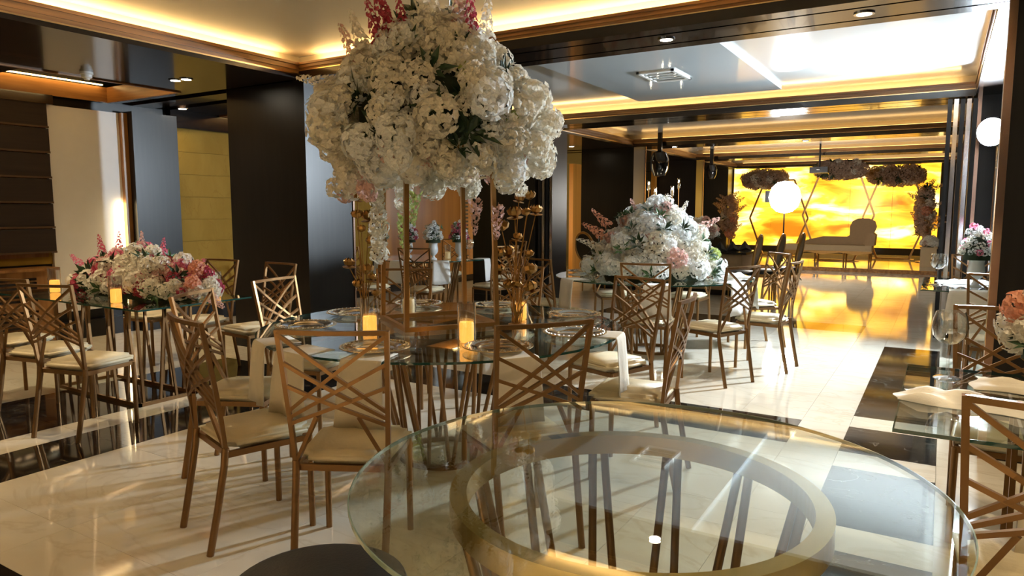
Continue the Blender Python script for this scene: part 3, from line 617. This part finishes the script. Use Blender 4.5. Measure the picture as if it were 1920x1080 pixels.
# ================================================================== FLOWERS
def floret(mb, c, nrm, r, rnd, petals=5, cup=.35):
    n = Vector(nrm).normalized(); u = n.cross(Vector((.3, .2, 1))).normalized(); v = n.cross(u); a0 = rnd.random() * 6
    o = []; f = []
    for k in range(petals):
        a = a0 + 2 * math.pi * k / petals; d = u * math.cos(a) + v * math.sin(a); e = u * math.cos(a + 1.57) + v * math.sin(a + 1.57); i = len(o)
        tip = rnd.uniform(.85, 1.15)
        o += [c, c + (d * .62 + e * .42 + n * cup) * r, c + (d * tip + n * cup * .8) * r, c + (d * .62 - e * .42 + n * cup) * r]; f.append((i, i + 1, i + 2, i + 3))
    mb.add(o, f)
def cluster(name, mat, seed, n=34, R_=.075, fr=.028, flat=1.0, petals=5, leafy=0):
    rnd = random.Random(seed); mb = MB()
    for i in range(n):
        t = (i + .5) / n; ph = math.acos(1 - 1.72 * t); th = i * 2.39996 + rnd.random() * .5
        d = Vector((math.sin(ph) * math.cos(th), math.sin(ph) * math.sin(th), math.cos(ph))); rr = R_ * rnd.uniform(.8, 1.12)
        floret(mb, Vector((d.x * rr, d.y * rr, d.z * rr * flat)), d + Vector((rnd.uniform(-.3, .3), rnd.uniform(-.3, .3), rnd.uniform(-.3, .3))), fr * rnd.uniform(.8, 1.2), rnd, petals)
    return mb.mesh(name, mat)
def spike(name, mat, seed, L_=.3, n=34, r0=.05, fr=.024, droop=0):
    rnd = random.Random(seed); mb = MB(); mb.tube([(0, 0, 0), (0, 0, L_)], .003, 4)
    for i in range(n):
        t = (i + .5) / n; a = i * 2.4; rr = r0 * (1 - .75 * t) * rnd.uniform(.7, 1.1); d = Vector((math.cos(a), math.sin(a), .5))
        floret(mb, Vector((rr * math.cos(a), rr * math.sin(a), .08 * L_ + t * L_ * .92)), d, fr * (1.1 - .5 * t) * rnd.uniform(.8, 1.2), rnd)
    return mb.mesh(name, mat)
def spray(name, mat, seed, n=7, L_=.12, wd=.014):
    rnd = random.Random(seed); mb = MB()
    for k in range(n):
        a = 2 * math.pi * k / n + rnd.uniform(-.3, .3); el = rnd.uniform(.25, .9); d = Vector((math.cos(a) * math.cos(el), math.sin(a) * math.cos(el), math.sin(el))); e = Vector((-math.sin(a), math.cos(a), 0)); l = L_ * rnd.uniform(.7, 1.15); up = Vector((0, 0, 1))
        mb.add([d * .01, d * l * .45 + e * wd + up * .01, d * l - up * .012, d * l * .45 - e * wd + up * .01, d * l * .5 + up * .002], [(0, 1, 4), (1, 2, 4), (2, 3, 4), (3, 0, 4)])
    return mb.mesh(name, mat)
FL = {}
for m_ in ('petal', 'cool', 'blush', 'rose', 'pink', 'peach', 'lime', 'dusk'):
    FL[m_] = [cluster('flower_head_' + m_, m_, 40 + i, 64, .074, .0225) for i in range(3)]
    FL[m_ + '_s'] = [cluster('blossom_' + m_, m_, 60 + i, 14, .035, .02) for i in range(2)]
    FL[m_ + '_k'] = [spike('flower_spike_' + m_, m_, 80 + i) for i in range(2)]
FL['leaf'] = [spray('leaf_spray', 'leaf', i, 8, .13, .016) for i in range(3)]; FL['leaf2'] = [spray('leaf_spray_mid', 'leaf2', i, 8, .11, .014) for i in range(3)]
def put(par, kind, p, nrm, s, rnd, name='flower_head'):
    q = Vector(nrm).to_track_quat('Z', 'Y') @ Euler((0, 0, rnd.random() * 6)).to_quaternion()
    o = ob(name, rnd.choice(FL[kind]), par, p, None, s); o.rotation_mode = 'QUATERNION'; o.rotation_quaternion = q; return o
# tall arrangement ---------------------------------------------------
TS = (-2.57, 3.37); ROT = math.atan2(-.36, .52)
t = thing('flower_stand', 'tall gold four-post flower stand on the centre glass table', 'flower stand', (TS[0], TS[1], TZ), ROT)
hs = .27
for sx, sy in ((-1, -1), (1, -1), (1, 1), (-1, 1)): MB().tube([(sx * hs, sy * hs, .0), (sx * hs * .93, sy * hs * .93, 1.02)], .0125, sq=True).build('post', 'stand', t)
for z in (.0125, 1.02):
    for a, b in (((-1, -1), (1, -1)), ((1, -1), (1, 1)), ((1, 1), (-1, 1)), ((-1, 1), (-1, -1))):
        k = hs if z < .5 else hs * .93; MB().tube([(a[0] * k, a[1] * k, z), (b[0] * k, b[1] * k, z)], .0122, sq=True).build('rail', 'stand', t)
MB().box((-hs * .95, -hs * .95, 1.03), (hs * .95, hs * .95, 1.045)).build('top_plate', 'stand', t)
rnd = random.Random(11)
t = thing('flower_arrangement', 'huge white flower ball with pink sprays crowning the tall gold stand', 'flower arrangement', (TS[0], TS[1], TZ + 1.045))
CZ = [(-.20, .50), (-.08, .54), (.05, .53), (.18, .52), (.30, .48), (.40, .38), (.50, .31), (.58, .23), (.66, .12), (.95, .05)]
def rad(z):
    for (z0, r0), (z1, r1) in zip(CZ, CZ[1:]):
        if z0 <= z <= z1: return r0 + (r1 - r0) * (z - z0) / (z1 - z0)
    return CZ[0][1] if z < CZ[0][0] else .05
MB().lathe([(.02, .0), (.30, .0), (.44, .1), (.45, .28), (.34, .40), (.2, .52), (.05, .6)], 20).build('foliage_core', 'moss', t, True)
N_ = 230
for i in range(N_):
    z = -.16 + .82 * ((i + .5) / N_); a = i * 2.39996 + rnd.uniform(-.25, .25); r = rad(z) * rnd.uniform(.86, 1.16)
    r *= 1 + .10 * math.sin(3 * a + 6 * z) + .07 * math.sin(5 * a - 11 * z)
    hole = math.sin(2.1 * a + 5 * z) + math.sin(3.3 * a - 8 * z + 1)
    if hole > .8: continue
    p = (r * math.cos(a), r * math.sin(a), z); nn = Vector((p[0], p[1], (z - .25) * .9 + .05))
    k = 'petal' if rnd.random() < .78 else 'cool'
    put(t, k, p, nn, rnd.uniform(.85, 1.4), rnd)
for i in range(64):
    z = rnd.uniform(-.05, .75); a = rnd.uniform(0, 6.28); r = rad(z) * .93; put(t, 'leaf', (r * math.cos(a), r * math.sin(a), z), (math.cos(a), math.sin(a), .3), rnd.uniform(.9, 1.5), rnd, 'leaf_spray')
for i in range(34):
    z = rnd.uniform(-.3, -.05); a = rnd.uniform(0, 6.28); r = rnd.uniform(.45, .6); put(t, 'blush_s' if rnd.random() < .65 else 'petal_s', (r * math.cos(a), r * math.sin(a), z), (math.cos(a), math.sin(a), -.6), rnd.uniform(.9, 1.5), rnd, 'blossom')
for i in range(26):
    z = rnd.uniform(-.25, .0); a = rnd.uniform(0, 6.28); r = rnd.uniform(.40, .55); put(t, 'petal', (r * math.cos(a), r * math.sin(a), z), (math.cos(a), math.sin(a), -.7), rnd.uniform(.7, 1.1), rnd)
for i in range(16):
    a = rnd.uniform(0, 6.28); z = rnd.uniform(.1, .6); r = rad(z); put(t, 'lime_s', (r * math.cos(a), r * math.sin(a), z), (math.cos(a), math.sin(a), .3), rnd.uniform(.7, 1.1), rnd, 'bud')
# px-right direction = (.854,.52): pink spikes left and right of the crown
for dx, z, k in ((-.27, .52, 'rose'), (-.19, .50, 'rose'), (-.24, .62, 'rose'), (-.12, .52, 'rose'), (.16, .58, 'blush'), (.22, .55, 'rose'), (.2, .64, 'dusk'), (-.4, .40, 'blush'), (.02, .62, 'petal'), (-.02, .56, 'petal'), (.30, .5, 'petal'), (-.36, .5, 'petal')):
    put(t, k + '_k', (dx * .854 + .08, dx * .52 - .14, z), (dx * .8, -.25, 1), rnd.uniform(.8, 1.05), rnd, 'flower_spike')
# side spikes and pendants
for dx, z, L in ((-.62, .34, .9), (.60, .02, .7)): put(t, 'petal_k', (dx * .75, dx * .45, z), (dx, dx * .5, .15), L, rnd, 'flower_spike')
for k, (dx, dd, z0, n) in enumerate(((-.27, -.05, -.10, 8), (-.13, .0, -.10, 4), (-.05, -.12, -.12, 2), (.22, -.1, -.12, 2))):
    for i in range(n): put(t, 'petal', (dx * .854 - dd * .52, dx * .52 + dd * .85 - .1, z0 - i * .075), (rnd.uniform(-1, 1), -1, rnd.uniform(-.5, .3)), rnd.uniform(.55, .75), rnd)
for dx, dd, z0 in ((-.05, -.1, -.25), (-.13, 0, -.38), (.3, -.2, -.3), (.42, -.1, -.33)): put(t, 'lime_k' if dx < .1 else 'blush_k', (dx * .854 - dd * .52, dx * .52 + dd * .85 - .1, z0), (0, -.1, -1), .7, rnd, 'flower_spike')
# lotus candelabra ---------------------------------------------------
def lotus_mesh():
    mb = MB()
    for ring, (n, r0, h, tilt) in enumerate(((8, .026, .040, .55), (7, .018, .043, .2))):
        for k in range(n):
            a = 2 * math.pi * (k + .5 * ring) / n; d = Vector((math.cos(a), math.sin(a), 0)); e = Vector((-math.sin(a), math.cos(a), 0)); z = Vector((0, 0, 1))
            p = [d * .004, d * r0 * .9 + z * h * .3, d * r0 * 1.15 + z * h * .7, d * r0 * (.75 + tilt * .2) + z * h]; wd = [.004, .010, .009, .001]; V = []
            for q, w_ in zip(p, wd): V += [q - e * w_, q + e * w_]
            mb.add(V, [(0, 1, 3, 2), (2, 3, 5, 4), (4, 5, 7, 6)])
    mb.lathe([(.002, 0), (.012, .004), (.006, .012)], 8)
    return mb.mesh('lotus_cup', 'antique')
LM = lotus_mesh(); LD = MB().lathe([(.001, -.004), (.03, -.003), (.033, 0), (.001, .001)], 14, close=False).mesh('lotus_dish', 'antique', True)
def lotus(x, y, lab, cups):
    t = thing('lotus_candelabra', lab, 'candelabra', (x, y, TZ))
    MB().lathe([(.05, 0), (.05, .006), (.02, .012), (.006, .02)], 20).build('base', 'antique', t, True)
    for i, (dx, dz) in enumerate(cups):
        dp = ((i * 37) % 11 - 5) / 5 * .05; c = Vector((dx * .854 - dp * .52, dx * .52 + dp * .854, dz)); b = Vector(((i % 5 - 2) * .012, (i % 3 - 1) * .014, .012))
        mid = b.lerp(c, .5) + Vector((c.x * -.25, c.y * -.25, .0)); MB().tube([b, mid, c - Vector((0, 0, .004))], .0032, 6).build('stem', 'antique', t, True)
        o = ob('lotus_cup', LM, t, c, (.25 * math.sin(i * 3), .25 * math.cos(i * 2), i), 1.0 + .25 * ((i * 7) % 3)); 
        if i % 2 == 0: ob('dish', LD, o, (0, 0, -.001))
    for k in range(5):
        a = k * 1.257; MB().add([(0, 0, .02), (.03 * math.cos(a - .4), .03 * math.sin(a - .4), .07), (.05 * math.cos(a), .05 * math.sin(a), .12), (.03 * math.cos(a + .4), .03 * math.sin(a + .4), .07)], [(0, 1, 2), (0, 2, 3)]).build('metal_leaf', 'antique', t)
lotus(-2.12, 3.54, 'gold metal lotus candelabra right of the tall stand', [(.01, .72), (.075, .73), (-.01, .63), (.055, .64), (.11, .65), (-.085, .55), (0, .50), (-.10, .40), (-.045, .40), (.07, .40), (-.1, .31), (.08, .30), (0, .22), (-.05, .21), (.09, .2)])
lotus(-3.0, 3.2, 'gold metal lotus candelabra left of the tall stand', [(-.02, .73), (-.03, .62), (.03, .61), (.0, .54), (-.09, .33), (.01, .28), (.05, .25), (-.04, .2), (.06, .46), (.07, .15)])
# white dome -----------------------------------------------------------
def mound(name, lab, x, y, z, rx, ry, h, rot, n, kinds, seed, s=(.8, 1.3), leaves=24, extra=(), core='moss', cone=0):
    rnd = random.Random(seed); t = thing(name, lab, 'flower arrangement', (x, y, z), rot)
    V = MB().lathe([(.82, 0), (.80, .12), (.66, .45), (.4, .72), (.05, .84)], 18); V.v = [(a * rx * (1 - cone * c), b * ry * (1 - cone * c), c * h) for a, b, c in V.v]; V.build('foliage_core', core, t, True)
    for i in range(n):
        q = (i + .5) / n; ph = math.acos(q) * .98; a = i * 2.39996; rr = rnd.uniform(.84, 1.12)
        p = Vector((math.sin(ph) * math.cos(a) * rx * rr, math.sin(ph) * math.sin(a) * ry * rr, max(.085 * s[1], math.cos(ph) * h * rr))); p.x *= 1 - cone * math.cos(ph); p.y *= 1 - cone * math.cos(ph)
        k = rnd.choices([k for k, _ in kinds], [w_ for _, w_ in kinds])[0]
        put(t, k, p, (p.x / rx ** 2, p.y / ry ** 2, p.z / h ** 2 + .3), rnd.uniform(*s), rnd, 'flower_spike' if k.endswith('_k') else ('blossom' if k.endswith('_s') else 'flower_head'))
    for i in range(leaves):
        ph = math.acos(rnd.random()); a = rnd.uniform(0, 6.28); p = Vector((math.sin(ph) * math.cos(a) * rx, math.sin(ph) * math.sin(a) * ry, max(.06, math.cos(ph) * h))) * .98
        put(t, rnd.choice(('leaf', 'leaf2')), p, (p.x, p.y, p.z + .05), rnd.uniform(.8, 1.2) * min(1, rx * 3), rnd, 'leaf_spray')
    for k, p, nn, sc in extra: put(t, k, p, nn, sc, rnd, 'flower_spike')
    return t
mound('flower_dome', 'large white flower dome with peach spikes on the second round table', T2[0] + .02, T2[1], TZ, .64, .64, .72, 0, 200, [('cool', 6), ('petal', 3), ('blush', .9), ('lime', .12)], 21, (.7, 1.2), 46,
      [('peach_k', (-.42, -.3, .40), (-.4, -.5, .35), 1.0), ('peach_k', (-.38, -.28, .50), (-.5, -.4, .6), .9), ('blush_k', (.35, .1, .45), (.7, .2, .4), 1.0), ('cool_k', (0, 0, .6), (.1, 0, 1), .7), ('blush_k', (-.15, -.1, .6), (-.4, 0, .9), .7), ('petal_k', (.2, .1, .58), (.4, .2, .9), .7), ('petal_k', (-.5, -.3, .3), (-1, -.5, .4), .8)], cone=.38)
mound('flower_runner', 'long low pink, red and white flower runner on the left table', -5.38, 3.24, TZ, .78, .25, .33, 0, 120, [('petal', 5), ('rose', 1.6), ('pink', 1.6), ('blush', 1.4), ('peach', .5), ('rose_s', .6)], 22, (.6, 1.0), 40,
      [('rose_k', (-.55, 0, .3), (-.3, 0, 1), .6), ('rose_k', (-.4, .05, .32), (.1, 0, 1), .6), ('pink_k', (.1, .1, .3), (.3, 0, 1), .55), ('blush_k', (.0, 0, .36), (.1, 0, 1), .5), ('blush_k', (.9, -.05, .05), (1, -.2, -.3), .7), ('pink_k', (-.9, 0, .2), (-1, 0, .6), .6), ('pink_k', (.5, .1, .2), (.8, 0, .6), .6)])
# urns with flowers ------------------------------------------------------
URN = [(.001, 0), (.05, 0), (.052, .012), (.022, .035), (.02, .055), (.05, .085), (.068, .12), (.066, .155), (.058, .2), (.062, .235), (.09, .262), (.092, .27), (.084, .27), (.05, .22), (.001, .2)]
def urn(x, y, z, lab, flab, kinds, seed, s=1, fs=1):
    ob('urn', MB().lathe(URN, 32, close=False).mesh('urn', 'urn', True), None, (x, y, z), None, s, lab, 'urn', 'white pedestal urns')
    return mound('bouquet', flab, x, y, z + .235 * s, .125 * fs, .125 * fs, .27 * fs, 0, 46, kinds, seed, (.55 * fs, .8 * fs), 16)
KW = [('cool_s', 5), ('petal_s', 3), ('leaf2', 1)]; KR = [('cool_s', 4), ('rose_s', 2), ('pink_s', 1.5), ('leaf2', 1)]
urn(.27, 7.5, TZ, 'white pedestal urn on the right glass table', 'white bouquet with pink blossoms in the right urn', [('cool_s', 5), ('petal_s', 2), ('pink_s', 1.6), ('rose_s', .8)], 41, 1, 1.05)
urn(-5.98, 7.75, TZ, 'white pedestal urn in the middle of the back table', 'white bouquet in the middle urn', KW, 42); urn(-5.75, 8.05, TZ, 'white pedestal urn on the right of the back table', 'white and red bouquet in the right urn of the back table', KR, 43)
urn(-6.7, 8.1, TZ, 'white pedestal urn second from the left on the back table', 'red and white bouquet second from the left', KR, 44, .9); urn(-6.95, 7.75, TZ, 'leftmost white pedestal urn behind the left lotus candelabra', 'white bouquet behind the left lotus candelabra', KW, 45, .95)
# roses in black vase on right table
ob('vase', MB().lathe([(.001, 0), (.045, 0), (.03, .02), (.012, .04), (.014, .06), (.06, .10), (.08, .15), (.07, .2), (.065, .2), (.06, .15), (.001, .1)], 28, close=False).mesh('vase', 'vblack', True), None, (.385, 2.98, TZ), None, 1, 'black glossy footed vase at the right picture edge', 'vase')
mound('rose_bouquet', 'white and pink rose bouquet in the black vase at the right edge', 0.385, 2.98, TZ + .16, .16, .16, .26, 0, 30, [('petal', 5), ('peach', 1), ('lime', .6)], 46, (.5, .75), 18)

# ================================================================== BEYOND : long dark table, oval chairs, stage
t = thing('long_table', 'long dark table with black napkins behind the white dome', 'table', (-4.3, 12.6, 0))
MB().box((-1.5, -.45, .72), (1.5, .45, .76)).build('tabletop', 'vblack', t); MB().box((-1.42, -.38, .1), (1.42, .38, .72)).build('skirt', 'velvet', t); MB().box((-1.3, -.3, 0), (1.3, .3, .1)).build('plinth', 'blackm', t)
for k, x in enumerate((-3.3, -3.15, -3.0)):
    ob('folded_napkin', MB().add([(-.11, -.11, 0), (.11, -.11, 0), (.11, .11, 0), (-.11, .11, 0), (0, 0, .17), (0, -.115, .05)], [(0, 1, 2, 3), (0, 5, 4), (5, 1, 4), (1, 2, 4), (2, 3, 4), (3, 0, 4), (0, 1, 5)]).mesh('folded_napkin', 'nblack'), None, (x, 12.4 + k * .25, .762), (0, 0, .4), None, ('left', 'middle', 'right')[k] + ' of three black pyramid napkins on the long table', 'napkin', 'black pyramid napkins')
ob('vase', MB().lathe([(.001, 0), (.09, 0), (.09, .02), (.04, .05), (.05, .14), (.08, .2), (.075, .2), (.04, .12), (.001, .1)], 20, close=False).mesh('vase', 'vblack', True), None, (-3.75, 12.6, .76), None, 1, 'dark vase on the long table', 'vase')
mound('bouquet', 'white and blush bouquet on the long dark table left of the softbox', -3.75, 12.6, .95, .33, .3, .34, 0, 60, [('petal', 3), ('cool_s', 3), ('blush', 1)], 51, (.7, 1.1), 20)
mound('bouquet', 'white bouquet peeking out right of the white dome', -4.5, 12.42, .77, .3, .25, .36, 0, 46, [('petal', 3), ('cool_s', 3), ('blush', 1)], 52, (.7, 1.1), 14)
mound('bouquet', 'peach and cream flowers beside the oval chair behind the white dome', -5.25, 12.55, .77, .34, .25, .26, 0, 46, [('petal', 3), ('peach', 1.5), ('blush', 1)], 53, (.7, 1.1), 12)
def candlestick(x, y, h, lab):
    t = thing('candlestick', lab, 'candlestick', (x, y, .76), group='slim candlesticks')
    MB().lathe([(.05, 0), (.05, .01), (.008, .03), (.007, h - .2), (.03, h - .19), (.001, h - .185)], 14, close=False).build('stem', 'antique', t, True); MB().lathe([(.028, h - .18), (.028, h)], 14, close=False).build('glass_chimney', 'crystal', t, True)
    MB().lathe([(.012, h - .18), (.012, h - .08)], 10).build('candle', 'candle2', t); MB().lathe([(.001, h - .08), (.012, h - .06), (.001, h - .03)], 8).build('flame', 'down', t)
for k, (x, h) in enumerate(((-4.72, 1.27), (-4.6, 1.14), (-4.5, 1.0), (-4.38, 1.02), (-4.26, 1.16), (-4.15, 1.3))): candlestick(x - .1, 12.92 + .04 * (k % 2), h, ('first', 'second', 'third', 'fourth', 'fifth', 'sixth')[k] + ' slim glass candlestick behind the white dome, counted from left')
def oval_chair(x, y, fx, fy, lab):
    t = thing('oval_chair', lab, 'chair', (x, y, 0), math.atan2(-fx, fy), 'oval-back chairs')
    MB().lathe([(.21, .42), (.235, .44), (.235, .475), (.2, .5), (.01, .505)], 28).build('seat', 'leather', t, True); MB().ringbox(.2, .24, .38, .43, 28).build('seat_frame', 'antique', t)
    for a in (.8, 2.34, 3.9, 5.5): MB().tube([(.2 * math.cos(a), .2 * math.sin(a), .4), (.2 * math.cos(a), .21 * math.sin(a), 0)], [.02, .011], 8).build('leg', 'antique', t, True)
    pts = [(.215 * math.cos(q), -.25 - .05 * math.sin(q), .80 + .27 * math.sin(q)) for q in [2 * math.pi * i / 28 for i in range(29)]]
    b = MB().tube(pts, .022, 8, False).build('back_frame', 'antique', t, True)
    MB().add([(.19 * math.cos(q), -.25 - .05 * math.sin(q) + o, .80 + .245 * math.sin(q)) for o in (-.012, .012) for q in [2 * math.pi * i / 28 for i in range(28)]], [tuple(range(28))[::-1], tuple(range(28, 56))] + [(i, (i + 1) % 28, 28 + (i + 1) % 28, 28 + i) for i in range(28)]).build('back_pad', 'leather', b)
    for s in (-1, 1): MB().tube([(s * .1, -.21, .42), (s * .1, -.23, .56)], .014, 6).build('back_stay', 'antique', t)
oval_chair(-5.4, 11.75, .3, 1, 'gold-framed oval-back chair left of the white flower dome'); oval_chair(-2.75, 11.6, -.98, -.02, 'gold-framed oval-back chair at the right end of the long table, left of three')
oval_chair(-2.5, 12.1, -.98, .05, 'gold-framed oval-back chair with black pad, middle of three at the long table end'); oval_chair(-2.3, 12.75, -.98, .02, 'gold-framed oval-back chair at the long table end, right of three')
# stage furniture
SZ = .09
t = thing('chaise_longue', 'tan chaise longue with a high scrolled end on the stage', 'chaise longue', (-2.5, 20.7, SZ))
MB().box((-1.2, -.33, .32), (.95, .33, .47)).build('seat', 'chaise', t)
def extr(pts, y0, y1): n = len(pts); return MB().add([(x, y0, z) for x, z in pts] + [(x, y1, z) for x, z in pts], [tuple(range(n)), tuple(range(n, 2 * n))[::-1]] + [(i, i + n, (i + 1) % n + n, (i + 1) % n) for i in range(n)])
extr([(.95, .32), (.95, .8), (1.0, .95), (.95, 1.1), (.8, 1.17), (.55, 1.17), (.42, 1.1), (.36, .95), (.36, .72), (.3, .68), (-.3, .68), (-.7, .58), (-.85, .47), (-.85, .4)], .24, .36).build('backrest', 'velvet', t)
extr([(.78, .47), (1.0, .47), (1.02, .75), (.95, .8), (.85, .78)], -.3, .3).build('arm', 'velvet', t)
extr([(-1.2, .32), (.98, .32), (.95, .27), (.6, .22), (.2, .28), (-.2, .22), (-.6, .28), (-1.0, .22), (-1.18, .27)], -.345, -.325).build('apron', 'antique', t)
for x in (-1.12, -.4, .3, .9):
    for y in (-.29, .29): MB().tube([(x, y, .32), (x, y, 0)], [.03, .018], 8).build('leg', 'antique', t, True)
def hexframe(x, y, pts, lab):
    t = thing('hexagon_frame', lab, 'frame', (x, y, SZ)); n = len(pts)
    for i in range(n): a, b = pts[i], pts[(i + 1) % n]; MB().tube([(a[0], 0, a[1]), (b[0], 0, b[1])], .024, sq=True).build('frame_bar', 'stand', t)
    for s in (pts[0][0], pts[1][0]): MB().box((s - .12, -.12, 0), (s + .12, .12, .012)).build('foot', 'stand', t)
HX = lambda w, h: [(-w * .5, .014), (w * .5, .014), (w, h * .5), (w * .5, h), (-w * .5, h), (-w, h * .5)]
hexframe(-4.35, 22.9, HX(.85, 2.3), 'left gold hexagon frame on the stage'); hexframe(-2.5, 21.3, HX(.9, 2.5), 'middle and tallest gold hexagon frame on the stage'); hexframe(-1.2, 22.9, HX(.82, 2.35), 'right gold hexagon frame on the stage')
def garland(x, y, z, rx, lab, seed, ry=.2, rz=.2, n=60, kinds=(('dusk', 5), ('petal', 1), ('leaf', 1))):
    rnd = random.Random(seed); t = thing('garland', lab, 'garland', (x, y, z), group='stage garlands')
    V = MB().lathe([(.02, -.7), (.6, -.5), (.75, 0), (.6, .5), (.02, .7)], 12); V.v = [(c * rx * 1.2, a * ry, b * rz) for a, b, c in V.v]; V.build('foliage_core', 'moss', t, True)
    for i in range(n):
        q = -1 + 2 * (i + .5) / n; a = i * 2.4; w_ = math.sqrt(max(.05, 1 - q ** 4)); k = rnd.choices([k for k, _ in kinds], [u for _, u in kinds])[0]
        put(t, k, (q * rx, ry * w_ * math.cos(a), rz * w_ * math.sin(a)), (q * .3, math.cos(a), math.sin(a)), rnd.uniform(1.1, 1.7), rnd, 'flower_head' if k != 'leaf' else 'leaf_spray')
garland(-4.75, 22.7, 2.42, .62, 'dusky flower garland on the left hexagon frame', 61); garland(-2.48, 21.3, 2.58, .62, 'dusky flower garland on the tall middle frame', 62, .2, .17); garland(-1.22, 22.7, 2.45, .68, 'dusky flower garland on the right hexagon frame', 63)
def column_flowers(x, y, lab, seed, z0=.5, h=1.5):
    rnd = random.Random(seed); t = thing('floral_pillar', lab, 'floral pillar', (x, y, SZ)); MB().tube([(0, 0, 0), (0, 0, z0 + h)], .02).build('pole', 'stand', t); MB().lathe([(.16, 0), (.16, .02), (.03, .04)], 16).build('base', 'stand', t)
    for i in range(46):
        q = (i + .5) / 46; a = i * 2.4; r = .26 * math.sin(math.pi * (.12 + .8 * q)); k = rnd.choices(('dusk', 'dusk_k', 'leaf', 'petal', 'peach'), (4, 3, 1, .6, .8))[0]
        put(t, k, (r * .6 * math.cos(a), r * .6 * math.sin(a), z0 + h * q), (math.cos(a), math.sin(a), .5), rnd.uniform(1.2, 1.8), rnd, 'flower_head' if not k.endswith('_k') else 'flower_spike')
column_flowers(-.45, 21.9, 'dusky dried-flower pillar at the right of the glowing wall', 71, .7, 1.3); column_flowers(-5.75, 22.6, 'dusky dried-flower pillar at the left of the glowing wall', 72, .6, 1.2)
t = thing('pedestal', 'cream pedestal with a white bust form beside the right dried-flower pillar', 'pedestal', (-.28, 20.2, SZ)); MB().box((-.17, -.17, 0), (.17, .17, .45)).build('block', 'chaise', t); MB().box((-.19, -.19, .45), (.19, .19, .48)).build('cap', 'chaise', t)
mound('bouquet', 'white bouquet on the cream stage pedestal', -.28, 20.2, SZ + .48, .16, .16, .25, 0, 26, [('petal', 3), ('dusk', 1)], 74, (.8, 1.1), 6)
